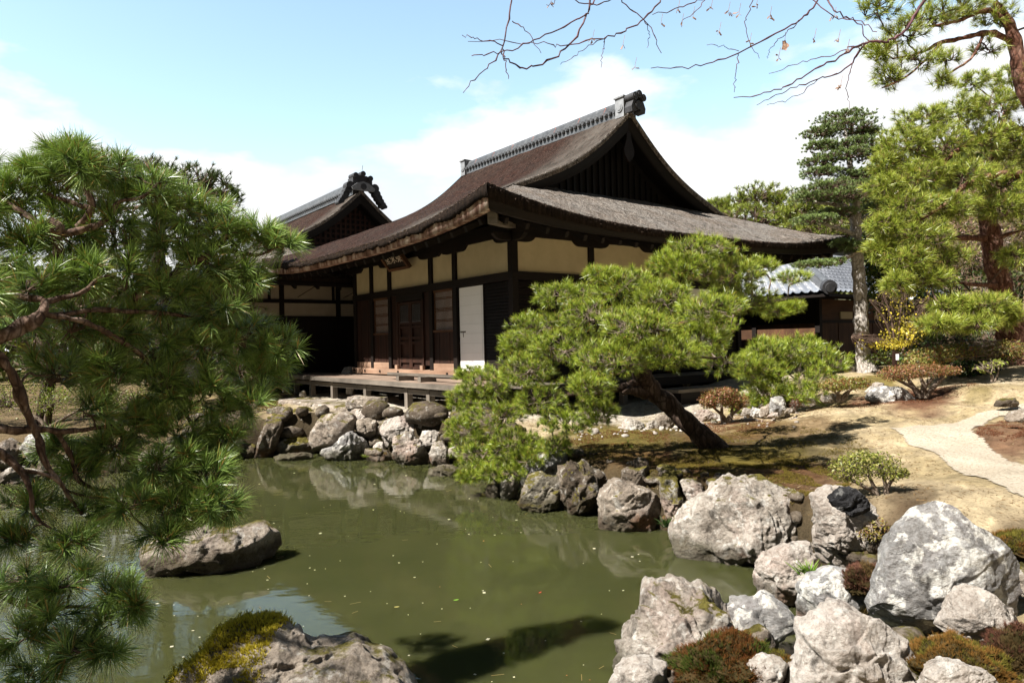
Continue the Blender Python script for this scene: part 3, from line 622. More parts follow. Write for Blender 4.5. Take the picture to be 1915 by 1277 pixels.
# plaster panels
def panel_f(y0, y1): MB().box(-.02, .06, y0 + .073, y1 - .073, ZB + .001, ZT - .001).build('plaster_panel', M['plaster'], hall)
for a, b_ in ((0, 2), (2, 3), (3, 5), (5, 6), (6, 7)): panel_f(a * Bq, b_ * Bq)
for a, b_ in ((0, 2), (2, 4), (4, 6), (6, 7)): MB().box(a * Bq + .073, b_ * Bq - .073, -.02, .06, ZB + .001, ZT - .001).build('plaster_panel', M['plaster'], hall)
# plank walls of the front
def planks(y0, y1, z0, z1, m='board_z', x=-.02):
    mb = MB(); n = max(1, int(round((y1 - y0) / .19))); w = (y1 - y0) / n
    for i in range(n): mb.box(x - .004 * (i % 2), .07, y0 + i * w + .004, y0 + (i + 1) * w - .004, z0, z1)
    return mb.build('plank_wall', M[m], hall)
planks(6 * Bq + .07, 7 * Bq - .07, ZK + .15, ZB - .16)
for a, w0, w1 in ((2, 1.99, 2.86), (5, 4.98, 5.82)):
    y0, y1 = a * Bq + .07, (a + 1) * Bq - .07
    planks(y0, y1, ZK + .15, 2.26)
    fr = MB().box(-.05, .07, y0, y1, 2.262, 2.31).box(-.012, .07, y0, y0 + .05, 2.312, 3.13).box(-.012, .07, y1 - .05, y1, 2.312, 3.13).box(-.035, .07, y0, y1, 3.132, 3.178).build('window_frame', M['tan_y'], hall)
    pn = MB().box(.006, .06, y0 + .05, y1 - .05, 2.312, 3.13).build('window_pane', M['paper'], fr)
    mb = MB()
    for i in range(16): yy = y0 + .08 + (y1 - y0 - .16) * i / 15; mb.box(.001, .0045, yy - .0155, yy + .0155, 2.312, 3.13)
    for zc in (2.50, 2.53, 2.72, 2.75, 2.78, 2.98, 3.01): mb.box(-.002, .0008, y0 + .05, y1 - .05, zc - .008, zc + .008)
    mb.build('lattice', M['tan_z'], fr)
for a in (2, 5, 6):  # base boards under the plank walls
    MB().box(-.055, .07, a * Bq + .071, (a + 1) * Bq - .071, ZK + .002, ZK + .15).build('base_board', M['sill'], hall)
# double door in its frame
y0, y1 = 3 * Bq + .07, 5 * Bq - .07
planks(y0, 3.30, ZK + .10, ZB - .16); planks(4.56, y1, ZK + .10, ZB - .16)
MB().box(-.07, .07, 3.30, 4.56, 3.02, 3.178).build('door_head', M['dark_y'], hall)
for j, (a, b_) in enumerate(((3.37, 3.925), (3.935, 4.49))):
    d = MB()
    d.box(-.045, .04, a, a + .07, ZK + .03, 3.0); d.box(-.045, .04, b_ - .07, b_, ZK + .03, 3.0)
    for zc in (1.47, 1.62, 1.68, 2.05, 2.16, 2.42, 2.5, 2.97): d.box(-.04, .04, a + .07, b_ - .07, zc - .03, zc + .03)
    d.box(.0, .03, a + .07, b_ - .07, ZK + .04, 2.46)
    dr = d.build('door', M['board_z'], hall)
    lt = MB(); lt.box(-.034, .04, a + .071, b_ - .071, 2.53, 2.94); lt.build('pane', M['paper'], dr)
    lt = MB(); w = b_ - a - .14
    for i in range(-9, 14):
        for sg in (1, -1):
            c = a + .07 + i * .045; zA, zB = 2.53, 2.94; p0, p1 = (c, zA), (c + sg * .41, zB)
            if sg < 0: p0, p1 = (c + .2, zA), (c + .2 - .41, zB)
            (ya_, za_), (yb_, zb_) = p0, p1; lo, hi = a + .07, b_ - .07
            def cl(t): return (ya_ + (yb_ - ya_) * t, za_ + (zb_ - za_) * t)
            ts = sorted([(lo - ya_) / (yb_ - ya_), (hi - ya_) / (yb_ - ya_)]); t0, t1 = max(0, ts[0]), min(1, ts[1])
            if t1 - t0 > .05: u, v = cl(t0), cl(t1); lt.bar((-.0365, u[0], u[1]), (-.0365, v[0], v[1]), .02, .003, (1, 0, 0))
    lt.build('lattice', M['dark_z'], dr)
MB().box(-.06, .0, 3.31, 3.36, ZK + .02, 3.02).build('door_jamb', M['board_z'], hall); MB().box(-.06, .0, 4.50, 4.55, ZK + .02, 3.02).build('door_jamb', M['board_z'], hall)
for yy in (3.33, 4.53): MB().box(-.12, -.061, yy - .06, yy + .06, ZK + .0, ZK + .10).build('door_stop', M['sill'], hall)
# white paper screen and louvred shutters of the right-hand bay
s0, s1 = .97, 1.86
sc_ = MB().box(-.01, .05, s0, s1, ZK + .005, 3.16).build('paper_screen', M['paper'], hall)
mb = MB()
for zc in np.linspace(1.62, 2.98, 8): mb.box(-.014, -.0101, s0, s1, zc - .004, zc + .004)
mb.box(-.015, -.0102, s0 + .07, s0 + .078, ZK + .01, 3.15); mb.build('screen_rib', M['paper_line'], sc_)
MB().box(-.016, -.0103, s1 - .22, s1 - .02, 2.23, 2.26).box(-.016, -.0104, s1 - .14, s1 - .12, 2.14, 2.228).build('finger_pull', M['grey_y'], sc_)
def shutter(axd, a, b_, z0, z1):
    mb = MB(); n = int((z1 - z0) / .062)
    for i in range(n):
        z = z0 + (z1 - z0) * i / n
        if axd == 'y': mb.prism([(-.02, z), (.03, z + .0), (.03, z + .055), (-.006, z + .055)], a, b_, 'y')
        else: mb.prism([(-.02, z), (.03, z + .0), (.03, z + .055), (-.006, z + .055)], a, b_, 'x')
    mb.build('shutter', M['dark_y' if axd == 'y' else 'dark_x'], hall)
shutter('y', .075, .93, ZK + .01, 3.17); MB().box(-.03, .03, .932, .968, ZK + .01, 3.17).build('shutter_stile', M['dark_z'], hall)
for a, b_ in ((.075, 1.0), (1.01, 1.9), (2.05, 2.9), (2.91, 3.86), (4.02, 4.9)): shutter('x', a, b_, ZK + .01, 3.17)
MB().box(4.98, 5.84, -.01, .05, ZK + .005, 3.16).build('paper_screen', M['paper'], hall)
planks_r = MB().box(5.98, 6.83, -.02, .05, ZK, 3.17).build('plank_wall', M['dark_z'], hall)
# sill and veranda
MB().box(-.13, .07, -.09, 6.99, 1.30, ZK).build('sill', M['sill'], hall); MB().box(.072, 6.99, -.13, .07, 1.30, ZK).build('sill', M['dark_x'], hall)
for yy in (2.2, 4.4, 5.35, 6.2, 6.85): MB().cyl((-.13, yy, 1.37), (-.15, yy, 1.37), .03, 12).build('nail_cover', M['dark_x'], hall)
YD = 10.2
fl = MB()
for i in range(8): fl.box(-1.25 + i * .141, -1.25 + i * .141 + .136, -.6, YD, ZD - .04, ZD + .003 * (i % 2))
fl.build('veranda_floor', M['deck_y'], hall)
MB().box(-1.31, -1.252, -.62, YD, ZD - .10, ZD - .006).build('veranda_edge', M['grey_y'], hall)
MB().box(-1.20, -1.10, -.6, YD, ZD - .235, ZD - .14).build('veranda_beam', M['grey_y'], hall)
for yy in (.25, 1.18, 2.05, 3.95, 5.8, 7.2, 8.35, 9.3):
    for xx in (-1.15,): MB().box(xx - .062, xx + .062, yy - .062, yy + .062, .74, ZD - .045).build('veranda_post', M['grey_z'], hall)
for yy in (1.18, 3.95, 5.8, 7.3, 8.8): MB().box(-.3, -.18, yy, yy + .12, .74, ZD - .045).build('veranda_post', M['dark_z'], hall)
f2 = MB()
for i in range(6): f2.box(-.6, 6.4, -.95 + i * .137, -.95 + i * .137 + .132, ZD - .06, ZD - .02 + .003 * (i % 2))
f2.build('veranda_floor', M['grey_x'], hall)
MB().box(-.6, 6.4, -1.0, -.952, ZD - .2, ZD - .03).build('veranda_edge', M['dark_x'], hall)
for xx in (.2, 2.0, 3.9, 4.9, 5.9): MB().box(xx - .06, xx + .06, -.9, -.78, .72, ZD - .065).build('veranda_post', M['grey_z'], hall)
MB().box(.5, 6.5, .5, 8.5, .7, 1.24).build('underfloor_shade', M['dark_x'], hall)  # dark box standing in for the shade of the open space under the floor
lower(hall, .76)

# name board under the front eave, carved with its three characters
pk = H(-.34, 4.12, 4.0)
board = thing('name_board', 'small tilted wooden name board with pale characters under the hall eave', 'sign', pk, TH)
tl = math.radians(38)
def tb(y, v, d): return (d * math.cos(tl) * -1 + v * -math.sin(tl) * -1 * -1, y, v * math.cos(tl) - d * math.sin(tl))
def slab(mb, y0, y1, v0, v1, d0, d1):
    vs_ = [tb(y, v, d) for d in (d0, d1) for y, v in ((y0, v0), (y1, v0), (y1, v1), (y0, v1))]
    mb.add(vs_, [(0, 1, 2, 3), (7, 6, 5, 4), (0, 4, 5, 1), (1, 5, 6, 2), (2, 6, 7, 3), (3, 7, 4, 0)]); return mb
slab(MB(), -.42, .42, -.22, .22, -.03, .02).build('panel', M['dark_y'], board)
fr = MB()
for a in ((-.50, .50, -.29, -.221), (-.50, .50, .221, .29), (-.50, -.421, -.22, .22), (.421, .50, -.22, .22)): slab(fr, *a, -.04, .05)
fr.build('frame', M['tan_y'], board)
M['letter'] = mat('pale_carving', [(.3, (.40, .34, .27)), (.7, (.55, .48, .40))], 9, rough=.8)
try:
    cu = bpy.data.curves.new('carved_characters', 'FONT'); cu.body = '\u5802\u6c42\u6771'; cu.size = .27; cu.extrude = .006; cu.align_x = 'CENTER'; cu.align_y = 'CENTER'
    tmp = bpy.data.objects.new('carved_characters', cu); COL.objects.link(tmp); bpy.context.view_layer.update()
    me = bpy.data.meshes.new_from_object(tmp.evaluated_get(bpy.context.evaluated_depsgraph_get())); bpy.data.objects.remove(tmp)
    if len(me.vertices):
        for v in me.vertices: v.co = Vector(tb(-v.co.x, v.co.y, .022 + v.co.z))
        me.materials.clear(); link('carved_characters', me, M['letter'], board)
except Exception as ex: print('text', ex)

# loose rails lying on the veranda
rl = thing('veranda_rail', 'long dark timber rail lying on two blocks along the veranda edge', 'rail', H(-.95, 1.2, ZD + .004), TH)
MB().box(-.03, .03, -.9, 2.1, .10, .15).build('bar', M['grey_y'], rl)
for yy in (.35, 1.25): MB().box(-.2, .16, yy, yy + .12, 0, .099).build('block', M['grey_x'], rl)

# ------------------------------------------------------------------ second hall behind, and its corridor wall
h2 = thing('rear_hall', 'second thatched hall behind with ornate tiled ridge end and lattice gable', 'building', H(1.72, 9.5, .76), TH)
ox, oy = 1.36, 9.5
r2 = Roof(0, 5.33, -1.5, 10.5, .62, 9.0, dz=-.08, mains=('thatch_brown', 'thatch_brown'), up=.1); r2.build(h2, nrib=16, rib_sides=('right',), fascia_mats=('thatch_edge', 'board_x'))
ridge(h2, 0, .9, 8.9, 6.95, h=.30, w=.42, nt=46)
o2 = MB()
for dx, dz_ in ((-.25, 7.36), (0, 7.43), (.25, 7.31)): o2.cyl((dx, .45, dz_), (dx, .85, dz_), .085, 16)
o2.prism([(-.33, 7.10), (.33, 7.10), (.33, 7.30), (.14, 7.38), (-.14, 7.38), (-.33, 7.30)], .52, .9)
for sx in (-1, 1):
    for k, (dx, dz_, r) in enumerate(((.42, 7.02, .14), (.50, 6.86, .11), (.57, 6.74, .10), (.64, 6.63, .09), (.71, 6.53, .085), (.78, 6.47, .06))): o2.cyl((sx * dx, .50, dz_), (sx * dx, .78, dz_), r, 14)
o2.build('ridge_ornament', M['tile_dark'], h2)
plq = MB().prism([(-.36, 6.90), (.36, 6.90), (.40, 6.98), (.2, 7.13), (0, 7.19), (-.2, 7.13), (-.40, 6.98)], .46, .56).build('ridge_face', M['tile_pale'], h2)
MB().cyl((0, .44, 7.02), (0, .46, 7.02), .10, 18).build('disc', M['tile_dark'], plq)
MB().cyl((0, .55, 7.55), (.03, .55, 7.72), .008, 6).build('lightning_rod', M['grey_z'], h2)
gl = MB()
for i in range(-14, 15):
    x = i * .17; zt = float(r2.z(5.33 - abs(x), 9)) - .4
    if zt > 4.95: gl.box(x - .035, x + .035, 1.12, 1.165, 4.8, zt)
for zc in np.arange(4.9, 6.6, .17):
    ww = np.interp(zc + .45, [float(r2.z(5.33 - q, 9)) for q in np.linspace(3, 0, 30)], np.linspace(3, 0, 30)); gl.box(-ww, ww, 1.125, 1.16, zc - .03, zc + .03)
gl.build('gable_lattice', M['board_z'], h2)
MB().box(-3.9, 3.9, .02, 9.0, .8, 4.2).build('dark_core', M['dark_z'], h2)
W0 = -4.6
for x in (-4.45, -2.85, -1.15, .0): MB().box(x - .07, x + .07, -.06, .06, .78, 4.1).build('post', M['dark_z'], h2)
for x in (-3.2, -1.3): MB().box(x - .04, x + .04, -.05, .02, 3.35, 3.95).build('post', M['dark_z'], h2)
for z0, z1 in ((3.82, 4.1), (3.28, 3.38), (2.80, 2.90)): MB().box(-4.6, 2, -.09, .01, z0, z1).build('rail', M['dark_x'], h2)
for a, b_ in ((-4.38, -2.92), (-2.78, -1.22), (-1.08, 1.9)):
    for z0, z1 in ((3.382, 3.818), (2.902, 3.278)): MB().box(a, b_, -.03, .03, z0, z1).build('plaster_panel', M['pale_plaster'], h2)
MB().box(-4.6, 2, -.03, .03, 1.2, 2.798).build('plank_wall', M['dark_z'], h2)
MB().bar((-4.9, -1.45, 3.72), (2.2, -1.45, 3.68), .07, .09).build('gutter', M['dark_x'], h2)
for x in (-4.2, -2.4, -1.0, .4): MB().bar((x, -1.45, 3.66), (x, -.1, 3.45), .015, .015).build('gutter_bracket', M['dark_x'], h2)
lower(h2, .76)

# ------------------------------------------------------------------ tile-roofed building at the back right
D3 = 19.5; c3 = P(1532, 655, D3)
b3 = thing('tiled_building', 'low brown building with blue grey tiled hip roof behind the leaning pine', 'building', (c3[0], c3[1], 1.0), TH)
# local: corner at the origin, walls run along +x (right) and +y (left/back)
ZE = P(1545, 548, D3 - .6)[2] - 1.0; ov = .75
def tile_slope(name, a, b_, c, d, nu, nv, m, root):
    """a->b eave, d->c top; wavy pan tiles in rows."""
    a, b_, c, d = map(np.array, (a, b_, c, d)); u = np.linspace(0, 1, nu * 6 + 1); rows = []
    nrm = np.cross(b_ - a, d - a); nrm = nrm / np.linalg.norm(nrm)
    for k in range(nv):
        for f, lift in ((k / nv, .045), ((k + .97) / nv, .012)):
            base_ = (a + (d - a) * f)[None] * (1 - u[:, None]) + (b_ + (c - b_) * f)[None] * u[:, None]
            wv = .028 * np.cos(u * nu * 2 * np.pi) + .012 * np.cos(2 * u * nu * 2 * np.pi)
            rows.append(base_ + nrm * (wv + lift)[:, None])
    V = np.vstack(rows); n_ = len(u); R = len(rows); i = np.arange(n_ - 1); Q = np.vstack([np.stack([r * n_ + i, r * n_ + i + 1, (r + 1) * n_ + i + 1, (r + 1) * n_ + i], -1) for r in range(R - 1)])
    return nmesh(name, V, Q, m, root, False)
LY, LX, RH, HW_ = 8.0, 8.0, 1.75, 2.9
tile_slope('roof_slope', (-ov, LY, ZE), (-ov, -ov, ZE), (HW_, HW_, ZE + RH), (HW_, LY, ZE + RH), 34, 13, M['roof_tile'], b3)
tile_slope('roof_slope', (-ov, -ov, ZE), (LX, -ov, ZE), (LX, HW_, ZE + RH), (HW_, HW_, ZE + RH), 34, 13, M['roof_tile'], b3)
tile_slope('roof_slope', (2 * HW_ + ov, HW_, ZE), (2 * HW_ + ov, LY, ZE), (HW_, LY, ZE + RH), (HW_, HW_, ZE + RH), 24, 13, M['roof_tile'], b3)
rd = MB()
rd.bar((-ov + .1, -ov + .1, ZE + .12), (HW_, HW_, ZE + RH + .12), .26, .16).cyl((-ov + .1, -ov + .1, ZE + .24), (HW_, HW_, ZE + RH + .22), .085, 12)
rd.bar((HW_, HW_, ZE + RH + .12), (HW_, LY, ZE + RH + .12), .28, .26).cyl((HW_, HW_, ZE + RH + .28), (HW_, LY, ZE + RH + .28), .09, 12)
rd.bar((HW_, HW_, ZE + RH + .12), (LX, HW_, ZE + RH + .12), .28, .26).cyl((HW_, HW_, ZE + RH + .28), (LX, HW_, ZE + RH + .28), .09, 12)
rd.build('hip_ridge', M['tile'], b3)
MB().cyl((-ov + .13, -ov + .13, ZE + .16), (-ov - .02, -ov - .02, ZE + .12), .19, 18).cyl((-ov - .02, -ov - .02, ZE + .12), (-ov - .05, -ov - .05, ZE + .11), .12, 16).build('ridge_end_tile', M['tile_dark'], b3)
MB().box(-ov + .05, LX, -ov + .05, -.0, ZE - .11, ZE - .03).box(-ov + .05, -.0, .002, LY, ZE - .11, ZE - .03).build('soffit', M['dark_x'], b3)
ZG = .15
MB().box(.05, LX, .05, LY, -.2, ZE - .12).build('dark_core', M['dark_z'], b3)
def w3(nm, x0, x1, y0, y1, z0, z1, m): MB().box(x0, x1, y0, y1, z0, z1).build(nm, M[m], b3)
for y in (0, 2.0, 4.0, 6.0): w3('post', -.07, .07, y - .07, y + .07, -.2, ZE - .1, 'dark_z')
for x in (2.0, 4.0, 6.0): w3('post', x - .07, x + .07, -.07, .07, -.2, ZE - .1, 'dark_z')
zr = ZE - .75
for y in (0, 2, 4, 6):
    w3('plank_wall', -.02, .05, y + .072, y + 1.928, ZG + .2, zr - .04, 'tan_z'); w3('upper_panel', -.02, .05, y + .072, y + 1.928, zr + .04, ZE - .12, 'dark_z')
for x in (0, 2, 4, 6):
    w3('wooden_door', x + .072, x + .98, -.025, .05, ZG + .2, zr - .04, 'tan_z'); w3('wooden_door', x + .99, x + 1.928, -.04, .05, ZG + .2, zr - .04, 'tan_z')
    w3('upper_panel', x + .072, x + 1.928, -.02, .05, zr + .04, ZE - .12, 'tan_x'); w3('base_panel', x + .072, x + 1.928, -.02, .05, -.15, ZG + .13, 'pale_plaster')
    w3('vent', x + 1.1, x + 1.75, -.06, -.021, zr + .08, zr + .28, 'plaster')
w3('rail', -.05, .06, -.05, LY, zr - .04, zr + .04, 'dark_y'); w3('rail', .062, LX, -.052, .06, zr - .04, zr + .04, 'dark_x'); w3('rail', .062, LX, -.09, .06, ZG + .13, ZG + .2, 'dark_x'); w3('rail', -.09, .06, -.09, LY, ZG + .13, ZG + .2, 'dark_y')
# ------------------------------------------------------------------ rocks
_ico = {}
def ico(n):
    if n not in _ico:
        import bmesh
        bm = bmesh.new(); bmesh.ops.create_icosphere(bm, subdivisions=n, radius=1); bm.verts.ensure_lookup_table()
        _ico[n] = (np.array([v.co[:] for v in bm.verts]), np.array([[v.index for v in f.verts] for f in bm.faces])); bm.free()
    return _ico[n]
def crop(pts, ox, oy, s): return [(ox + x * s, oy + y * s) for x, y in pts]
_rs = [100]
ROCKS = []
def rock(label, D, pts, m='rock_pale', depth=.7, n=5, rough=1.0, p=2.9, cat='rock', group=None, yoff=0., facet=1.0):
    _rs[0] += 7; seed = _rs[0]; r = np.random.default_rng(seed)
    W = np.array([P(x, y, D) for x, y in pts]); c = W.mean(0); q = W[:, [0, 2]] - c[[0, 2]]
    # area centroid
    x, z = q[:, 0], q[:, 1]; x2, z2 = np.roll(x, -1), np.roll(z, -1); a = (x * z2 - x2 * z); A = a.sum() / 2
    g = np.array((((x + x2) * a).sum(), ((z + z2) * a).sum())) / (6 * A); c = c + np.array((g[0], 0, g[1])); q = q - g
    w, h = np.ptp(q[:, 0]), np.ptp(q[:, 1]); T = depth * .5 * (w * .7 + h * .3); size = (w * h) ** .5
    Vd, Fi = ico(n); ph = np.arctan2(Vd[:, 2], Vd[:, 0])
    R = np.full(len(Vd), 0.); cs, sn = np.cos(ph), np.sin(ph); k = len(q)
    for i in range(k):
        ax_, az_ = q[i]; bx, bz = q[(i + 1) % k]; ex, ez = bx - ax_, bz - az_
        den = cs * ez - sn * ex; den = np.where(np.abs(den) < 1e-9, 1e-9, den); t = (ax_ * ez - az_ * ex) / den; u = (ax_ * sn - az_ * cs) / den
        ok = (t > 0) & (u >= -1e-4) & (u <= 1 + 1e-4); R = np.where(ok, np.maximum(R, t), R)
    R = np.where(R <= 0, np.median(R[R > 0]), R)
    s_ = np.hypot(Vd[:, 0], Vd[:, 2]); t_ = Vd[:, 1]; kk = 1 / (s_ ** p + np.abs(t_) ** p) ** (1 / p)
    pos = np.stack([R * cs * s_ * kk, T * t_ * kk, R * sn * s_ * kk], 1)
    # cleaved planes on the near side, then ridged and fine noise
    for _ in range(int(16 * facet)):
        d = r.normal(size=3); d[1] = -abs(d[1]) * 1.2 - .35; d /= np.linalg.norm(d); pr = pos @ d; lim = pr.max() * r.uniform(.74, .95)
        ex = np.clip(pr - lim, 0, None); pos -= d * (ex * .97)[:, None]
    nrm = pos / (np.linalg.norm(pos, axis=1, keepdims=True) + 1e-9); qn = pos / size * 1.0 + seed * 1.37
    dis = .035 * fbm(qn * 1.5, 3) + .020 * fbm(qn * 6, 3) + .012 * fbm(qn * 14, 3) + .006 * fbm(qn * 34, 2)
    wq = qn + .10 * np.stack([fbm(qn * 2.2 + 5, 3), fbm(qn * 2.2 + 45, 3), fbm(qn * 2.2 + 85, 3)], 1)
    for fr_, am in ((.9, .08), (1.5, .075), (2.6, .06), (4.1, .042), (6.3, .028), (9.5, .016)):
        d = r.normal(size=3); d /= np.linalg.norm(d); x_ = ((wq @ d) * fr_ + r.random()) % 1; dis += am * (np.where(x_ < .86, x_ / .86, (1 - x_) / .14) - .5)
    pos += nrm * (dis * size * rough)[:, None] * (.55 + .45 * np.abs(nrm[:, 1:2]))
    o = nmesh('rock', pos, Fi, M[m], None, True); o.location = tuple(c + np.array((0, yoff, 0)))
    tag(o, label, cat, group); ROCKS.append(o); return o

a1 = (460, 720, .2089)
gb = 'stones of the bank below the hall'
def R1(label, D, pts, m='rock_pale', **k): return rock(label, D, crop(pts, *a1), m, group=gb, **k)
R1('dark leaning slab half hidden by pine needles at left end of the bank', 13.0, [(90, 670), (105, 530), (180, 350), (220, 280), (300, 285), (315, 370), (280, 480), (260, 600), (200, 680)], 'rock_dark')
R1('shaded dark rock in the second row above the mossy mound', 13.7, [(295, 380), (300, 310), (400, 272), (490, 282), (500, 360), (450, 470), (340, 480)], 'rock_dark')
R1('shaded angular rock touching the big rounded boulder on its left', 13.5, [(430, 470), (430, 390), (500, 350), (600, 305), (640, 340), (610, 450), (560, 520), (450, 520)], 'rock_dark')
R1('low dark mound of mossy stone above the flat waterline slab', 13.2, [(270, 620), (285, 540), (340, 485), (430, 462), (530, 472), (610, 520), (630, 640), (400, 660)], 'rock_mossy')
R1('flat low slab at the water in front of the mossy mound', 12.6, [(213, 650), (290, 618), (420, 612), (560, 598), (615, 615), (600, 660), (450, 700), (250, 700)], 'rock_brown', depth=.5)
R1('big smooth rounded grey brown boulder in middle of the bank below the veranda', 13.0, [(578, 500), (600, 390), (655, 272), (700, 256), (860, 247), (945, 262), (980, 310), (968, 410), (900, 460), (800, 570), (700, 600), (610, 590)], 'rock_brown', rough=.5, facet=.4, n=6)
R1('grey triangular rock with dark notch spreading low along the water', 12.5, [(650, 660), (668, 578), (800, 535), (870, 450), (940, 428), (1040, 488), (1095, 560), (1085, 660), (860, 690)], 'rock_grey', n=6)
R1('small square block with flat top beside the big rounded boulder', 12.9, [(980, 330), (1000, 305), (1085, 292), (1165, 310), (1178, 440), (1120, 472), (1000, 452)], 'rock_brown', p=4)
R1('bluish white flat stone capping the square block', 13.2, [(968, 290), (1000, 238), (1060, 220), (1130, 225), (1170, 250), (1130, 292), (1040, 305), (985, 308)], 'rock_white')
R1('broad pale sloping rock face below the two front veranda posts', 12.7, [(1195, 500), (1200, 400), (1260, 310), (1350, 280), (1500, 285), (1545, 340), (1550, 450), (1480, 520), (1340, 560), (1250, 560)], 'rock_white', n=6)
R1('greenish grey rock under the pine edge beside the pale sloping face', 12.7, [(1530, 320), (1560, 258), (1640, 242), (1720, 262), (1780, 330), (1770, 420), (1600, 440), (1545, 410)], 'rock_mossy')
R1('pale rounded rock between pointed stone and the pine needles', 12.3, [(1550, 480), (1580, 412), (1690, 408), (1765, 430), (1780, 520), (1650, 580), (1590, 570)], 'rock_white')
R1('tall pointed pale stone standing in the water below the veranda', 11.9, [(1312, 720), (1313, 510), (1330, 452), (1440, 428), (1500, 448), (1560, 500), (1605, 580), (1640, 650), (1635, 740), (1400, 750)], 'rock_pale', n=6)
R1('slim standing stone right of the tall pointed pale stone', 11.6, [(1632, 620), (1680, 518), (1750, 488), (1800, 560), (1825, 750), (1700, 750), (1655, 690)], 'rock_pale')
R1('low lumpy rock with green tuft between triangular rock and pointed stone', 12.3, [(1055, 670), (1068, 570), (1180, 562), (1262, 590), (1305, 650), (1230, 700)], 'rock_brown')
R1('little heap of cream stone wedged above the low lumpy rock', 12.4, [(1125, 580), (1150, 518), (1220, 508), (1255, 570), (1200, 600)], 'rock_white', n=4)
R1('flat mossy stone lying in the water in front of the pine edge', 10.8, [(1600, 790), (1640, 738), (1800, 712), (1905, 738), (1960, 800), (1800, 845), (1640, 845)], 'rock_brown', depth=.6)
R1('rough ledge stone between the square block and pale sloping face', 13.0, [(1168, 345), (1180, 305), (1265, 292), (1250, 350), (1230, 420), (1190, 440)], 'rock_brown', n=4)
R1('low grey stone showing behind the slim standing stone', 11.9, [(1800, 640), (1810, 540), (1900, 520), (1960, 560), (1960, 760), (1830, 760)], 'rock_pale', n=4)
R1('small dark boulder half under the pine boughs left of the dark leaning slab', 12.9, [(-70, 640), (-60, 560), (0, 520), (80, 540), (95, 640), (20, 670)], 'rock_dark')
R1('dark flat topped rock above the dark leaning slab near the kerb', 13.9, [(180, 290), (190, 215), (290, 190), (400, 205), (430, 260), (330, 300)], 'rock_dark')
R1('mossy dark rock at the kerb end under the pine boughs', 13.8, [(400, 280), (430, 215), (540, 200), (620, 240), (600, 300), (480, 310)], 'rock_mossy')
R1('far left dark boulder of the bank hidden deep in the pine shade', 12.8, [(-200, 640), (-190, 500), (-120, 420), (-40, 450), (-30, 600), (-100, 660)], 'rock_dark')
# filler behind the stones is the bank itself
b1 = (480, 680, .4073)
rock('long flat topped stepping boulder on the paving below the veranda', 13.5, crop([(900, 205), (895, 160), (915, 108), (990, 92), (1130, 108), (1260, 108), (1268, 140), (1200, 205), (1110, 228), (1000, 220)], *a1), 'rock_brown', n=6, rough=.6, p=3.2)
rock('rugged pale rock seen beyond the far end of the veranda', 19.0, crop([(470, 300), (475, 215), (500, 165), (560, 148), (620, 160), (645, 205), (640, 300)], 560, 660, .1671), 'rock_pale')
rock('small pale stone behind the last veranda posts', 18.0, crop([(0, 500), (0, 440), (60, 415), (80, 470), (60, 510)], 560, 660, .1671), 'rock_pale', n=4)
rock('pale stone showing under the veranda between dark posts', 17.5, crop([(520, 470), (528, 340), (600, 330), (610, 400), (600, 470)], 560, 660, .1671), 'rock_pale', n=4)

a2 = (840, 780, .2402); gm = 'stones of the shore below the leaning pine'
def R2(label, D, pts, m='rock_pale', **k): return rock(label, D, crop(pts, *a2), m, group=gm, **k)
R2('small leaning wedge of rock first below the drooping pine tip', 9.2, [(280, 600), (300, 515), (340, 465), (392, 468), (402, 560), (392, 650), (310, 660)], 'rock_brown')
R2('pinkish wedge of rock second below the drooping pine tip', 9.05, [(396, 650), (403, 470), (480, 440), (525, 480), (535, 600), (500, 665)], 'rock_pale')
R2('large pale speckled slab rising behind the dark mossy rocks', 8.95, [(560, 520), (575, 380), (630, 288), (760, 262), (905, 258), (930, 300), (905, 360), (870, 450), (800, 520), (700, 540), (600, 560)], 'rock_grey', n=6)
R2('black rock with yellow moss patches at the waterline', 8.45, [(540, 680), (565, 580), (588, 490), (690, 412), (760, 440), (865, 468), (900, 600), (905, 730), (800, 760), (640, 745)], 'rock_mossy', n=6)
R2('tall fluted dark rock with cream top over the water', 8.2, [(890, 660), (862, 480), (848, 382), (920, 348), (1050, 346), (1180, 405), (1275, 490), (1210, 530), (1185, 620), (1180, 740), (1120, 780), (940, 780)], 'rock_dark', n=6, rough=1.3)
R2('broad square brown block dappled with pine shadow at the waterline', 7.5, [(1155, 860), (1165, 600), (1188, 538), (1250, 506), (1400, 512), (1560, 568), (1645, 640), (1645, 720), (1605, 800), (1600, 930), (1450, 940), (1260, 910)], 'rock_brown', n=6, p=3.4, rough=.9)
R2('low dark curled rock set in the moss above the square block', 7.75, [(1342, 500), (1348, 392), (1450, 398), (1585, 382), (1545, 440), (1505, 520), (1400, 550)], 'rock_dark')
R2('mossy rounded stone with bright yellow moss near the big pale boulder', 7.8, [(1525, 520), (1545, 430), (1655, 438), (1668, 520), (1650, 600), (1560, 600)], 'rock_mossy')
R2('upright grey stone streaked with yellow moss left of the big pale boulder', 7.35, [(1655, 680), (1645, 490), (1690, 405), (1755, 405), (1785, 560), (1855, 620), (1865, 760), (1790, 870), (1690, 820)], 'rock_mossy', n=6)
R2('grey knobbly stone tucked against the left shoulder of the big pale boulder', 7.1, [(1805, 500), (1862, 478), (1965, 500), (1985, 620), (1905, 700), (1850, 640)], 'rock_pale')
R2('dark low rock in shadow at the upper edge of the moss slope', 9.3, [(895, 330), (905, 300), (960, 286), (1055, 318), (1070, 360), (950, 370)], 'rock_dark', n=4)

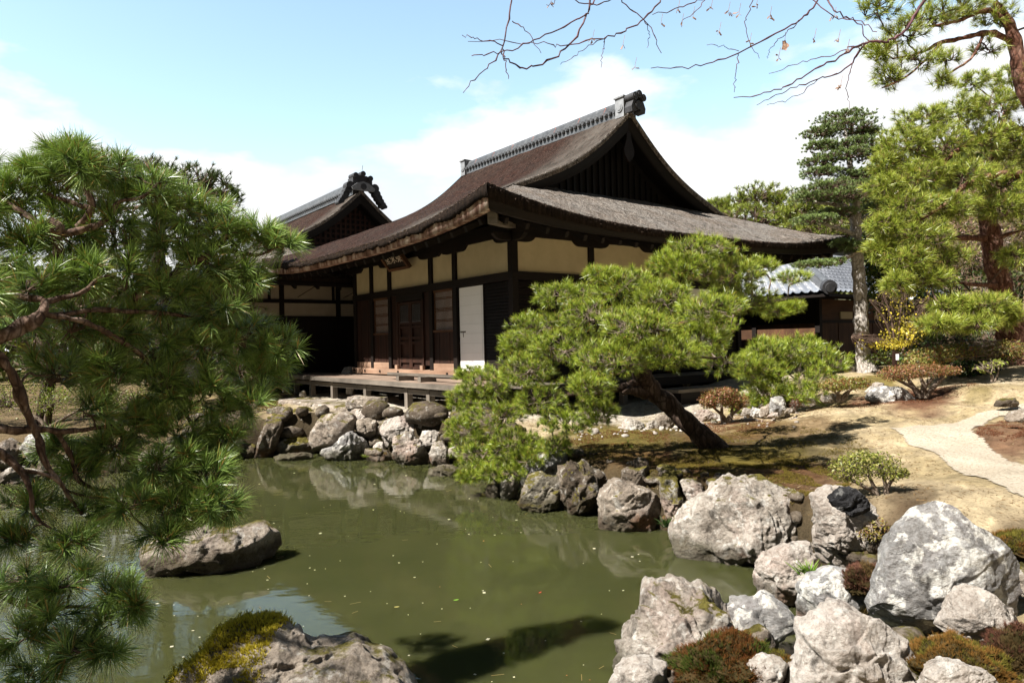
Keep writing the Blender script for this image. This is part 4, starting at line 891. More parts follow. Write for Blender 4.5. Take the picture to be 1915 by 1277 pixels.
a3 = (1200, 840, .37337)
def R3(label, D, pts, m='rock_pale', **k): return rock(label, D, crop(pts, *a3), m, n=k.pop('n', 7), **k)
R3('big pale craggy boulder with orange waterline stain on the right shore', 6.5, [(155, 470), (165, 420), (200, 370), (290, 270), (390, 180), (490, 142), (620, 148), (700, 190), (800, 213), (852, 258), (885, 340), (872, 440), (830, 490), (640, 560), (580, 640), (400, 620), (200, 550)], 'rock_pale', depth=.75)
R3('greenish white upright boulder with a black shoulder beside the big pale craggy one', 5.45, [(858, 230), (940, 193), (1040, 198), (1130, 250), (1172, 312), (1110, 380), (1085, 450), (1115, 480), (1070, 580), (1000, 610), (890, 580), (860, 450), (878, 350)], 'rock_white')
R3('glossy black rock shoulder under the small green azalea', 5.3, [(930, 240), (1000, 190), (1062, 198), (1142, 258), (1155, 322), (1075, 352), (980, 300)], 'rock_black', depth=.5)
R3('rounded cream rock with rusty base in front of the big pale craggy boulder', 5.3, [(575, 710), (578, 570), (620, 518), (740, 478), (852, 468), (865, 520), (805, 600), (825, 700), (805, 790), (690, 810), (600, 770)], 'rock_white')
R3('smooth flat topped grey stone between cream rock and huge boulder', 4.75, [(800, 900), (806, 690), (848, 630), (960, 588), (1080, 618), (1195, 680), (1180, 800), (1150, 870), (1010, 900), (870, 930)], 'rock_grey', rough=.6, p=3.2)
R3('huge grey domed boulder blotched with white lichen, largest on the right', 4.1, [(1175, 890), (1188, 700), (1218, 520), (1290, 398), (1380, 288), (1490, 246), (1565, 278), (1625, 350), (1725, 400), (1805, 470), (1865, 560), (1855, 680), (1850, 900), (1700, 1010), (1400, 990), (1200, 930)], 'rock_grey', n=7, rough=.6, depth=.5)
R3('brown side rock behind the right flank of the huge domed boulder', 4.35, [(1820, 620), (1870, 555), (1990, 600), (2050, 700), (2000, 800), (1840, 780)], 'rock_brown')
R3('pale blue grey lichen rock at the foot of the huge domed boulder', 3.8, [(1475, 890), (1560, 760), (1642, 675), (1765, 735), (1905, 828), (1940, 930), (1800, 1030), (1600, 980)], 'rock_white', rough=.7, depth=.5)
R3('white jagged boulder nearest the camera at the bottom', 3.5, [(765, 1200), (778, 1010), (808, 920), (870, 828), (930, 783), (1010, 778), (1140, 838), (1222, 900), (1285, 960), (1355, 1080), (1390, 1200), (1380, 1360), (770, 1360)], 'rock_white', n=7)
R3('narrow brown stone wedged against the right side of the white jagged boulder', 3.62, [(1260, 940), (1310, 930), (1370, 1010), (1400, 1080), (1390, 1150), (1330, 1120)], 'rock_brown', n=4)
R3('pinkish rough rock at the bottom right amid brown moss', 3.25, [(1400, 1200), (1450, 1110), (1540, 1060), (1640, 1070), (1740, 1120), (1790, 1260), (1420, 1260)], 'rock_white')
R3('small cream stone peeping from the red moss cushion', 3.55, [(510, 1190), (545, 1070), (620, 1030), (700, 1045), (745, 1090), (730, 1210)], 'rock_white', n=5)
rock('long craggy cream boulder with rough broken top jutting into the water', 4.25, [(1138, 1300), (1140, 1250), (1152, 1198), (1182, 1158), (1230, 1108), (1280, 1092), (1330, 1103), (1372, 1120), (1400, 1150), (1402, 1200), (1420, 1260), (1330, 1320), (1180, 1330)], 'rock_pale', n=7, depth=.6, rough=1.3)
rock('low grey hump joined to the right end of the long craggy boulder', 4.35, [(1355, 1250), (1350, 1140), (1375, 1115), (1430, 1114), (1475, 1142), (1488, 1165), (1445, 1190), (1440, 1230)], 'rock_grey', n=5)
rock('brown lump of stone below the low grey hump', 4.1, [(1395, 1240), (1385, 1190), (1425, 1170), (1450, 1190), (1448, 1240)], 'rock_brown', n=4)
rock('cream stone at the bottom edge left of the red moss cushion', 3.75, [(1135, 1320), (1150, 1260), (1190, 1225), (1245, 1245), (1265, 1320)], 'rock_white', n=5)
corner_rock = rock('lumpy brown rock with yellow moss crown at the bottom left', 3.35, [(280, 1340), (312, 1275), (345, 1238), (385, 1200), (430, 1176), (480, 1166), (520, 1182), (560, 1212), (615, 1224), (655, 1216), (705, 1238), (745, 1262), (775, 1300), (780, 1345)], 'rock_brown', n=7, depth=.6, rough=.9, facet=.4)
rock('dark sloping rock island out in the water under the left pine', 6.55, crop([(840, 300), (850, 238), (900, 200), (1000, 178), (1200, 140), (1480, 108), (1600, 72), (1662, 72), (1702, 118), (1762, 150), (1785, 245), (1720, 300), (1480, 370), (1250, 430), (1080, 440), (900, 400)], 0, 960, .2924), 'rock_brown', n=6, depth=.65, p=3)
a4 = (0, 760, .2611); gl_ = 'stones on the far bank behind the left pine'
for lb_, D, pts, m_ in (('white upright stone on far bank seen between pine boughs', 11.2, [(425, 540), (440, 380), (470, 325), (600, 318), (612, 370), (520, 420), (515, 540)], 'rock_white'),
    ('flat pale slab at the far waterline at the photo left edge', 11.0, [(-60, 580), (0, 480), (120, 438), (300, 470), (250, 540), (100, 580)], 'rock_pale'),
    ('grey rock on the far bank above the pale slab', 11.8, [(160, 330), (200, 212), (390, 208), (405, 330), (300, 400), (190, 380)], 'rock_grey'),
    ('dark squat rock on the far bank beside the white upright stone', 11.3, [(260, 480), (280, 390), (380, 370), (430, 400), (425, 500), (330, 530)], 'rock_dark'),
    ('brown rock at left edge of the far bank behind low pine boughs', 11.7, [(-60, 430), (-40, 290), (60, 230), (150, 280), (150, 400), (40, 450)], 'rock_brown'),
    ('mossy stone with yellow cushion at far waterline below the drooping boughs', 12.2, [(1360, 420), (1400, 360), (1480, 350), (1560, 370), (1560, 420), (1450, 440)], 'rock_mossy'),
    ('small pale stone at far waterline near the dark leaning slab', 12.6, [(1540, 410), (1560, 328), (1620, 335), (1650, 400), (1600, 430)], 'rock_pale'),
    ('shadowy rock on far bank behind the middle of the left pine', 11.8, [(640, 460), (660, 330), (780, 300), (900, 340), (930, 450), (800, 500)], 'rock_dark'),
    ('rounded shaded rock on far bank right of the middle of the left pine', 12.0, [(980, 440), (1000, 340), (1100, 300), (1230, 340), (1260, 430), (1100, 470)], 'rock_brown')):
    rock(lb_, D, crop(pts, *a4), m_, group=gl_)
a5 = (1060, 720, .2402); gk = 'border stones along the moss slope'
for lb_, D, pts, m_ in (('long pale stone behind the pine needles at left end of the border', 11.6, [(105, 320), (110, 280), (170, 222), (330, 242), (355, 300), (250, 330)], 'rock_white'),
    ('pale humped border stone left of the dark topped round one', 10.6, [(415, 350), (430, 298), (480, 262), (560, 278), (615, 310), (570, 370)], 'rock_pale'),
    ('small rough border stone touching the round stone on its left', 10.55, [(605, 350), (640, 278), (692, 268), (700, 355)], 'rock_pale'),
    ('round pinkish border stone close behind the leaning trunk', 10.5, [(688, 350), (690, 260), (740, 222), (800, 222), (842, 270), (835, 340), (760, 362)], 'rock_brown'),
    ('tiny flat stone at the moss edge beside the leaning trunk', 10.3, [(815, 345), (840, 316), (880, 310), (905, 340)], 'rock_white'),
    ('tiny pebble below the round pinkish border stone', 10.3, [(715, 360), (725, 320), (755, 320), (765, 360)], 'rock_white'),
    ('long pale speckled stone right of the leaning trunk', 11.5, [(955, 260), (980, 193), (1090, 198), (1180, 228), (1210, 275), (1100, 310)], 'rock_pale'),
    ('small mossy stone below the long speckled stone', 10.9, [(1105, 320), (1130, 262), (1170, 272), (1180, 320)], 'rock_mossy'),
    ('pale stone first right of the left reddish azalea', 11.2, [(1355, 240), (1375, 180), (1440, 182), (1440, 245)], 'rock_pale'),
    ('grey stone second right of the left reddish azalea', 11.1, [(1425, 245), (1450, 168), (1512, 188), (1520, 250)], 'rock_grey'),
    ('dark pink triangular stone leaning on the upright grey block', 11.0, [(1500, 245), (1520, 172), (1580, 147), (1605, 190), (1560, 250)], 'rock_brown'),
    ('upright square grey block tallest in the border', 10.9, [(1585, 230), (1588, 98), (1650, 88), (1705, 92), (1710, 200), (1690, 250), (1620, 250)], 'rock_grey'),
    ('small pale block behind the pink triangular stone', 11.4, [(1495, 180), (1498, 132), (1590, 122), (1595, 180)], 'rock_pale'),
    ('dark flat stone behind the right side of the upright grey block', 11.5, [(1700, 160), (1705, 95), (1770, 96), (1838, 130), (1830, 170)], 'rock_dark'),
    ('rounded pale stone at right end of the border', 11.2, [(1825, 170), (1850, 98), (1910, 82), (1965, 110), (1950, 165)], 'rock_pale'),
    ('small pink stone at the foot of the upright grey block', 10.7, [(1695, 220), (1720, 172), (1770, 182), (1780, 220)], 'rock_brown'),
    ('low white stone in front of the pink triangular stone', 10.6, [(1555, 255), (1600, 212), (1650, 216), (1660, 255)], 'rock_white')):
    rock(lb_, D, crop(pts, *a5), m_, group=gk, n=5 if m_ != 'x' else 4)
a6 = (1300, 560, .3211)
for lb_, D, pts, m_ in (('large pale domed rock between the two reddish azaleas', 11.0, [(1000, 590), (1005, 555), (1050, 518), (1110, 506), (1200, 512), (1262, 543), (1290, 580), (1200, 615), (1060, 615)], 'rock_grey'),
    ('pale flat rock just behind the large domed rock', 12.0, [(985, 540), (1050, 486), (1105, 486), (1090, 540)], 'rock_white'),
    ('flat stone under the small flat topped azalea', 11.0, [(720, 600), (735, 560), (780, 546), (838, 552), (838, 600)], 'rock_pale'),
    ('dark rounded rock beside the far bend of the sandy path', 9.6, [(1740, 625), (1760, 595), (1805, 576), (1872, 572), (1880, 625)], 'rock_dark'),
    ('broad brown rock lying at the path edge on the far right', 8.3, [(1805, 705), (1850, 650), (1925, 636), (2000, 680), (2000, 720)], 'rock_brown'),
    ('mossy shaded rock at the foot of the layered pine', 16.5, [(820, 430), (830, 385), (880, 352), (950, 360), (970, 420), (900, 450)], 'rock_mossy'),
    ('small white stone beside the layered pine trunk base', 16.0, [(945, 425), (955, 400), (975, 402), (980, 425)], 'rock_white')):
    rock(lb_, D, crop(pts, *a6), m_)
# kerb slabs and gravel below the veranda, wooden bench step by the side veranda
kA, kB = G(520, 750, .78), G(668, 769, .78)
kd = (kB - kA) / np.linalg.norm(kB - kA); kn = np.array((-kd[1], kd[0], 0)); kn = kn if kn[1] > 0 else -kn
L = np.linalg.norm((kB - kA)[:2]); off_ = 0
for i, ln in enumerate((.26, .22, .30, .24)):
    a = kA + kd * L * off_; b_ = kA + kd * L * (off_ + ln - .006); off_ += ln
    nn = 24; t = np.linspace(0, 1, nn); o = MB()
    w0 = [a + (b_ - a) * q for q in t]
    rr = np.random.default_rng(i); V = []
    for q in range(nn):
        p_ = w0[q]; j = .02 * rr.normal(); V += [p_ + np.array((0, 0, -.30)), p_ - kn * (.02 + j) + np.array((0, 0, -.10)), p_ - kn * (.0 + .5 * j) + np.array((0, 0, .005)), p_ + kn * .03 + np.array((0, 0, .04)), p_ + kn * .62 + np.array((0, 0, .045)), p_ + kn * .64 + np.array((0, 0, -.3))]
    o.add(V, [(q * 6 + k, q * 6 + k + 1, q * 6 + k + 7, q * 6 + k + 6) for q in range(nn - 1) for k in range(5)] + [(0, 1, 2, 3, 4, 5)[::-1], tuple(range((nn - 1) * 6, nn * 6))])
    ob = o.build('kerb_slab', M['rock_brown']); tag(ob, ['grey kerb slab at the far left end of the paving', 'second grey kerb slab from the left along the paving', 'longest grey kerb slab before the end of the paving', 'last grey kerb slab above the big rounded boulder'][i], 'kerb stone', 'kerb slabs in front of the veranda')
bs = thing('bench_step', 'dark plank step on a block below the side veranda behind the leaning trunk', 'step', H(3.0, -1.75, .70), TH)
MB().box(-.75, .75, -.25, .25, .30, .36).build('plank', M['grey_x'], bs); MB().box(-.6, .6, -.18, .18, 0, .299).build('block', M['dark_x'], bs)
# ------------------------------------------------------------------ plants
def unit(v): return v / (np.linalg.norm(v, axis=-1, keepdims=True) + 1e-9)
def needles(name, pos, dr, n, L, w, spread, cols, parent, r, m='needle', droop=0.0, stem=.45, seg=2):
    """sprays of needles: pos,dr (N,3), n needles each."""
    N = len(pos); ref = unit(np.cross(dr, r.normal(size=(N, 3)))); ref2 = np.cross(dr, ref)
    az = r.uniform(0, 2 * np.pi, (N, n)); th = spread * np.sqrt(r.uniform(.03, 1, (N, n)))
    d = np.cos(th)[..., None] * dr[:, None] + np.sin(th)[..., None] * (np.cos(az)[..., None] * ref[:, None] + np.sin(az)[..., None] * ref2[:, None])
    ln = (L if np.ndim(L) else np.full(N, L))[:, None] * r.uniform(.7, 1.12, (N, n))
    b = pos[:, None] + dr[:, None] * (r.uniform(-stem, 0.08, (N, n)) * ln)[..., None]
    side = unit(np.cross(d, r.normal(size=(N, n, 3)))) * w * .5
    tip = b + d * ln[..., None]; tip[..., 2] -= droop * ln * r.uniform(.5, 1.2, (N, n))
    tone = r.normal(0, .13, (N, 1, 1)) + r.normal(0, .10, (N, n, 1)); c0, c1 = (np.array(c) for c in cols[:2]); cb = np.broadcast_to(c0, (N, n, 3)) * (1 + tone); ct = np.broadcast_to(c1, (N, n, 3)) * (1 + tone)
    if len(cols) > 2:
        k = (r.random((N, n, 1)) < .06); cb = np.where(k, cols[2], cb); ct = np.where(k, cols[2], ct)
    if seg == 2:
        mid = b + d * (ln * .5)[..., None]; mid[..., 2] -= droop * ln * .18
        V = np.stack([b - side, b + side, mid + side, mid - side, tip], 2).reshape(-1, 3); C = np.stack([cb, cb, (cb + ct) / 2, (cb + ct) / 2, ct], 2).reshape(-1, 3)
        i = np.arange(N * n)[:, None] * 5; Fq = np.concatenate([i + [0, 1, 2], i + [0, 2, 3], i + [3, 2, 4]], 0)
    else:
        V = np.stack([b - side, b + side, tip], 2).reshape(-1, 3); C = np.stack([cb, cb, ct], 2).reshape(-1, 3); i = np.arange(N * n)[:, None] * 3; Fq = i + [0, 1, 2]
    return nmesh(name, V, Fq, M[m], parent, False, np.clip(C, .003, 1))

def leaves(name, pos, nr, size, cols, parent, r, m='leaf', aspect=.45, jitter=.8):
    N = len(pos); nr = unit(nr + jitter * r.normal(size=(N, 3))); t = unit(np.cross(nr, r.normal(size=(N, 3)))); s_ = np.cross(nr, t)
    sz = size * r.uniform(.6, 1.25, (N, 1)); fold = nr * sz * .12
    V = np.stack([pos - t * sz * .5, pos + s_ * sz * aspect * .5 + fold, pos + t * sz * .5, pos - s_ * sz * aspect * .5 + fold], 1).reshape(-1, 3)
    cs_ = np.array([c for c in cols]); pick = cs_[r.integers(0, len(cs_), N)] * (1 + r.normal(0, .18, (N, 1))); C = np.repeat(pick, 4, 0)
    i = np.arange(N)[:, None] * 4; return nmesh(name, V, i + [0, 1, 2, 3], M[m], parent, False, np.clip(C, .003, 1))

def in_pad(c, R, n, r, lo=.35, updn=.15):
    d = unit(r.normal(size=(n, 3)) + np.array((0, 0, updn))); rad = (lo ** 3 + (1 - lo ** 3) * r.random((n, 1))) ** (1 / 3) * (1 + .12 * r.normal(size=(n, 1)))
    return c + d * rad * R, d
def bend(a, b, r, sag=.12, k=5, wig=.06):
    a, b = np.array(a), np.array(b); L = np.linalg.norm(b - a); t = np.linspace(0, 1, k)[:, None]; p = a + (b - a) * t
    p[1:-1] += r.normal(0, wig * L, (k - 2, 3)); p[:, 2] += sag * L * np.sin(t[:, 0] * np.pi); return catmull(p, 4)

def pine(name, label, pads, trunk, limbs=(), ntuft=60, n=28, L=.07, w=.004, spread=1.0, cols=((.05, .085, .012), (.14, .19, .03)), group=None, barkm='bark', twigm='twig', upb=.7, droop=0., seed=1, limb_r=.03, seg=1, flat=.75, tw=.004, base=None, dens=None, lo=.35, clean=False, out=.9, updn=.15):
    r = np.random.default_rng(seed); tp = catmull([p[:3] for p in trunk], 8); tr_ = np.interp(np.linspace(0, 1, len(tp)), np.linspace(0, 1, len(trunk)), [p[3] for p in trunk])
    org = np.array(base if base is not None else tp[0]); root = thing(name, label, 'tree', org, 0, group)
    q = tp - org; wob = 1 + .12 * fbm(tp * 6, 2)
    V, Q = tubes([(q, tr_ * wob)], 14); V += unit(V - q.repeat(14, 0)) * (.12 * np.repeat(tr_, 14) * fbm((V + org) * 9, 3))[:, None]
    nmesh('trunk', V, Q, M[barkm], root, True)
    skel = [tp]
    for lb_ in limbs:
        p = catmull([x[:3] for x in lb_], 6); rr = np.interp(np.linspace(0, 1, len(p)), np.linspace(0, 1, len(lb_)), [x[3] for x in lb_]); p = p + np.clip(rr * .5, 0, .012)[:, None] * np.stack([fbm(p * 9 + 3, 2), fbm(p * 9 + 33, 2), fbm(p * 9 + 63, 2)], 1); V, Q = tubes([(p - org, rr * .82 * (1 + .35 * fbm(p * 14, 3)))], 10)
        nmesh('limb', V, Q, M[barkm], root, True); skel.append(p)
    SK = np.vstack(skel); Ps, Ds = [], []
    for pd in pads:
        c = np.array(pd[0]); R = np.array(pd[1]); k = int(ntuft * (pd[2] if len(pd) > 2 else 1))
        pos, d = in_pad(c, R, k, r, lo, updn)
        a = SK[np.argmin(((SK - c) ** 2).sum(1) + .3 * np.clip(SK[:, 2] - c[2], 0, None) ** 2)]
        sz = float(R.mean()); paths = []
        if clean is False or np.linalg.norm(a - c) < 2.2:
            main = bend(a, c - np.array((0, 0, .25 * R[2])), r, .08, 5, .05); paths.append((main - org, np.linspace(limb_r * min(1.3, .5 + sz), limb_r * .45, len(main))))
        nodes = [c - np.array((0, 0, .3 * R[2])) + r.uniform(-.55, .55, 3) * R for _ in range(max(3, k // 12))]
        for nd in nodes: b_ = bend(c - np.array((0, 0, .25 * R[2])), nd, r, .05, 4, .08); paths.append((b_ - org, np.linspace(limb_r * .42, tw * 1.5, len(b_))))
        nd = np.array(nodes); kk = np.argmin(((pos[:, None] - nd[None]) ** 2).sum(2), 1)
        for j in range(k):
            b_ = bend(nd[kk[j]], pos[j], r, .06, 3, .07); paths.append((b_ - org, np.linspace(tw * 1.4, tw * .8, len(b_))))
        V, Q = tubes(paths, 4); nmesh('limb', V, Q, M[twigm], root, True)
        Ps.append(pos); Ds.append(unit(d * out + np.array((0, 0, upb)) + .35 * r.normal(size=(k, 3))))
    Ps, Ds = np.vstack(Ps), np.vstack(Ds)
    needles('crown', Ps - org, Ds, n, L, w, spread, cols, root, r, droop=droop, seg=seg)
    return root

def pads_px(lst, dep=.8, zs=1.0):
    out = []
    for q in lst:
        px, py, D, rx, ry = q[:5]; s_ = D / F; out.append((P(px, py, D), (rx * s_, max(rx, ry) * dep * s_, ry * s_ * zs)) + tuple(q[5:]))
    return out
def W(px, py, D, rp): return (*P(px, py, D), rp * D / F)

# leaning pine over the water, centre
GRN = ((.055, .105, .012), (.43, .51, .055), (.32, .19, .04))
cp = [(1312, 470, 7.9, 74, 32), (1285, 500, 7.8, 56, 34), (1252, 494, 7.9, 40, 26, .7), (1365, 515, 8.0, 66, 38), (1405, 560, 8.2, 50, 32, .8), (1335, 580, 7.0, 70, 42), (1240, 560, 7.5, 64, 38), (1170, 532, 7.7, 62, 32), (1130, 513, 7.8, 36, 16, .6),
      (1060, 552, 8.3, 66, 26), (1110, 590, 7.7, 78, 38), (1195, 612, 6.8, 78, 40), (1010, 612, 8.5, 60, 34), (965, 640, 8.9, 36, 26, .7), (1060, 650, 8.0, 78, 40), (1150, 672, 6.9, 78, 38), (1250, 660, 6.8, 66, 34), (1310, 635, 7.0, 50, 34, .8),
      (985, 690, 8.6, 64, 38), (920, 715, 9.2, 52, 32), (870, 745, 9.6, 40, 30), (930, 775, 9.1, 66, 38), (870, 805, 9.5, 40, 36), (1010, 748, 8.5, 56, 32, .7), (900, 852, 9.3, 56, 32), (960, 830, 9.0, 52, 32), (940, 880, 9.0, 52, 20), (990, 858, 8.9, 42, 22, .7), (880, 890, 9.2, 28, 13, .5),
      (1100, 722, 7.7, 50, 28, .8), (1060, 790, 8.4, 60, 28, .8), (1115, 770, 8.2, 46, 28, .7), (1040, 835, 8.8, 38, 20, .5), (1450, 580, 8.6, 34, 15, .6), (1480, 575, 8.6, 26, 12, .5), (1350, 680, 9.3, 46, 28, .4), (1330, 612, 9.0, 56, 36, .4), (880, 700, 9.4, 30, 18, .6), (1480, 520, 8.9, 40, 14, .35), (1420, 500, 8.6, 36, 20, .5)]
trk = [W(1350, 850, 8.8, 22), W(1325, 826, 8.8, 20), W(1285, 790, 8.8, 18), W(1250, 755, 8.85, 17), W(1222, 732, 8.9, 17), W(1203, 705, 8.8, 18), W(1192, 670, 8.55, 16), W(1188, 630, 8.3, 13), W(1200, 590, 8.1, 10), W(1235, 550, 8.0, 7), W(1290, 510, 7.9, 4)]
lms = [[W(1206, 735, 8.85, 12), W(1180, 730, 8.6, 9), W(1165, 737, 8.5, 4)], [W(1195, 680, 8.6, 10), W(1120, 665, 8.4, 7), W(1040, 670, 8.5, 5), W(970, 720, 8.9, 4)], [W(1200, 712, 8.8, 10), W(1120, 735, 8.6, 8), W(1030, 740, 8.7, 6), W(950, 770, 9.1, 5), W(910, 850, 9.3, 3)],
       [W(1192, 640, 8.3, 8), W(1260, 610, 8.1, 6), W(1340, 590, 8.0, 5), W(1400, 575, 8.3, 3), W(1470, 560, 8.6, 2)], [W(1190, 650, 8.4, 7), W(1140, 600, 7.9, 5), W(1080, 580, 8.1, 4)], [W(1190, 660, 8.4, 6), W(1270, 665, 8, 4), W(1340, 670, 8.8, 3)]]
pine('leaning_pine', 'bright green pine with trunk leaning out from the moss slope before the hall', pads_px([(q[0], q[1], q[2], q[3] * .94, q[4] * .84) + q[5:] for q in cp], .8), trk, lms, ntuft=145, n=42, L=.088, w=.0040, spread=1.0, cols=GRN, upb=.75, seed=3, limb_r=.016, tw=.0024, twigm='branch_pale', lo=.6)
# low pine bush further right
lp = [(1430, 660, 11.5, 40, 28, .8), (1480, 655, 11.8, 60, 30), (1530, 680, 11.8, 55, 34), (1490, 705, 11.5, 70, 34), (1420, 695, 11.4, 50, 24, .8), (1440, 735, 11.4, 50, 24), (1500, 735, 11.3, 45, 20, .7), (1400, 680, 11.3, 30, 18, .6), (1395, 755, 11.6, 40, 18, .7)]
pine('spreading_pine', 'low spreading pine with needles tips pale green right of the side veranda', pads_px(lp, .9), [W(1470, 770, 11.6, 9), W(1465, 740, 11.6, 8), W(1455, 710, 11.6, 6), W(1475, 680, 11.7, 4)], ntuft=150, n=32, L=.12, w=.006, spread=1.0, cols=GRN, upb=.9, seed=4, limb_r=.018, tw=.0025, twigm='branch_pale')
# small seedling in the moss
pine('pine_seedling', 'tiny pine seedling standing alone in the shaded moss', pads_px([(1175, 845, 9.2, 14, 8, .5), (1175, 830, 9.2, 8, 7, .3)]), [(*onground(1176, 868), .005), W(1176, 850, 9.2, .8), W(1175, 828, 9.2, .5)], ntuft=14, n=18, L=.06, w=.004, cols=GRN, seed=44, limb_r=.005, tw=.002)

# near pine on the left
LG = ((.05, .105, .024), (.29, .41, .095), (.34, .2, .06))
lpd = [(30, 370, 4.6, 50, 40), (100, 345, 4.7, 55, 45), (150, 310, 4.6, 45, 34, .9), (215, 325, 4.9, 60, 40), (290, 365, 5.0, 65, 45), (360, 400, 5.1, 60, 40), (420, 435, 5.2, 60, 42), (480, 440, 5.3, 50, 34, .9), (530, 455, 5.3, 35, 26, .6), (40, 450, 4.5, 60, 45), (130, 440, 4.7, 60, 45), (210, 430, 4.8, 65, 45), (300, 450, 5.0, 65, 45),
       (380, 500, 5.1, 60, 42), (450, 510, 5.2, 45, 36), (60, 530, 4.4, 60, 45), (150, 520, 4.6, 65, 42), (240, 520, 4.8, 65, 45), (320, 550, 5.0, 65, 45), (400, 575, 5.1, 60, 45), (30, 600, 4.6, 50, 35, .6), (140, 600, 4.6, 60, 45, .8), (220, 610, 4.8, 60, 45), (300, 640, 5.0, 60, 45), (380, 650, 5.1, 60, 45), (455, 620, 5.2, 55, 42), (515, 655, 5.3, 45, 40), (480, 700, 5.3, 60, 40),
       (110, 690, 4.6, 55, 42, .7), (200, 690, 4.7, 60, 45), (290, 725, 4.9, 60, 45), (380, 735, 5.0, 55, 45), (455, 755, 5.1, 50, 34, .9), (250, 790, 4.8, 60, 40), (330, 810, 4.9, 60, 45), (410, 820, 5.0, 40, 42, .9), (300, 870, 4.8, 55, 35, .8), (380, 880, 4.9, 55, 40), (400, 940, 4.8, 55, 38), (330, 950, 4.7, 55, 34, .8), (250, 940, 4.6, 50, 30, .7), (160, 950, 4.5, 50, 26, .5), (60, 945, 4.4, 50, 26, .5), (300, 1000, 4.6, 40, 20, .5), (30, 1010, 4.3, 40, 22, .5), (130, 1010, 4.3, 50, 24, .5), (170, 770, 4.6, 45, 30, .4),
       (40, 1085, 3.9, 50, 30, .7), (130, 1090, 3.9, 45, 28, .7), (210, 1110, 4.0, 45, 28, .8), (255, 1130, 4.0, 30, 20, .5), (90, 1150, 3.8, 55, 28, .7), (180, 1170, 3.9, 50, 26, .7), (40, 1190, 3.7, 45, 30, .6), (130, 1215, 3.7, 50, 24, .6), (200, 1215, 3.8, 35, 20, .5), (60, 1260, 3.6, 50, 22, .6),
       (-60, 400, 4.4, 70, 60), (-70, 520, 4.3, 60, 60), (-60, 330, 4.8, 60, 50), (-90, 640, 4.2, 60, 60, .4)]
ltr = [(-2.9, 2.3, .35, .20), (-2.8, 2.45, .9, .17), (-2.72, 2.7, 1.5, .15), W(-170, 560, 2.95, 36), W(-140, 450, 3.1, 28), W(-60, 380, 3.24, 20), W(40, 390, 3.4, 10)]
b_ = lambda *q: [W(*x) for x in q]
bn = lambda *q: [W(x[0], x[1], x[2] * .72, x[3]) for x in q]
llm = [bn((-200, 640, 4.1, 26), (-60, 640, 4.1, 22), (0, 630, 4.1, 20), (45, 608, 4.2, 18), (80, 588, 4.25, 15), (86, 562, 4.3, 10)), bn((84, 565, 4.3, 8), (120, 555, 4.4, 6), (150, 548, 4.4, 5), (185, 520, 4.5, 3), (215, 517, 4.6, 2)), bn((80, 562, 4.3, 8), (40, 555, 4.3, 7), (-10, 540, 4.3, 5)),
       bn((108, 480, 4.5, 11), (105, 450, 4.5, 13), (104, 425, 4.5, 17), (90, 412, 4.5, 8)), bn((112, 440, 4.5, 10), (140, 434, 4.55, 8), (178, 425, 4.6, 8), (205, 405, 4.7, 7), (224, 376, 4.7, 5), (263, 371, 4.8, 4), (295, 345, 4.9, 3), (329, 333, 5, 2)),
       bn((95, 430, 4.5, 8), (60, 410, 4.5, 7), (40, 395, 4.5, 6), (0, 366, 4.5, 4)), bn((148, 425, 4.6, 8), (168, 400, 4.6, 8), (172, 375, 4.6, 7), (160, 350, 4.6, 6), (150, 320, 4.6, 4), (140, 282, 4.6, 2)), bn((165, 389, 4.6, 6), (135, 380, 4.6, 5), (99, 366, 4.6, 4), (50, 340, 4.6, 3), (7, 313, 4.6, 2)),
       bn((250, 560, 4.8, 9), (346, 497, 5.0, 9), (387, 480, 5.05, 9), (412, 455, 5.1, 7), (425, 440, 5.1, 4)), bn((405, 470, 5.1, 6), (440, 470, 5.2, 5), (480, 478, 5.2, 4), (525, 460, 5.3, 3), (560, 440, 5.3, 1.5)), bn((400, 462, 5.1, 5), (380, 440, 5.1, 3), (330, 445, 5, 2), (280, 430, 5, 1.5)),
       bn((-160, 640, 4.1, 16), (-20, 655, 4.15, 14), (18, 690, 4.2, 12), (38, 730, 4.25, 12), (60, 790, 4.3, 10), (80, 850, 4.3, 7), (110, 900, 4.35, 5), (150, 960, 4.4, 3)), bn((-120, 800, 4.1, 14), (0, 800, 4.2, 11), (60, 802, 4.3, 9), (120, 806, 4.4, 7), (180, 800, 4.6, 5), (260, 790, 4.8, 3)),
       bn((-60, 830, 4.1, 9), (0, 845, 4.2, 9), (40, 878, 4.2, 8), (58, 920, 4.2, 6), (62, 960, 4.2, 4), (110, 1000, 4.25, 2)), bn((45, 880, 4.2, 5), (95, 890, 4.3, 4), (130, 920, 4.4, 3), (200, 935, 4.5, 2)), bn((110, 806, 4.4, 6), (130, 850, 4.5, 6), (150, 900, 4.5, 5), (190, 915, 4.6, 4), (260, 910, 4.7, 3), (330, 900, 4.8, 2)),
       bn((-120, 1060, 3.8, 9), (-10, 1105, 3.85, 8), (40, 1130, 3.9, 7), (80, 1135, 3.9, 5), (140, 1135, 3.95, 4), (200, 1140, 4, 2)), bn((60, 1135, 3.9, 6), (80, 1175, 3.85, 5), (110, 1205, 3.8, 4), (120, 1240, 3.75, 2)), bn((82, 588, 4.25, 9), (150, 600, 4.4, 7), (230, 640, 4.7, 6), (300, 700, 4.9, 5), (350, 780, 5, 4), (390, 870, 4.9, 3)), bn((90, 590, 4.3, 7), (200, 580, 4.6, 6), (330, 590, 5, 5), (430, 620, 5.2, 3), (500, 660, 5.3, 2))]
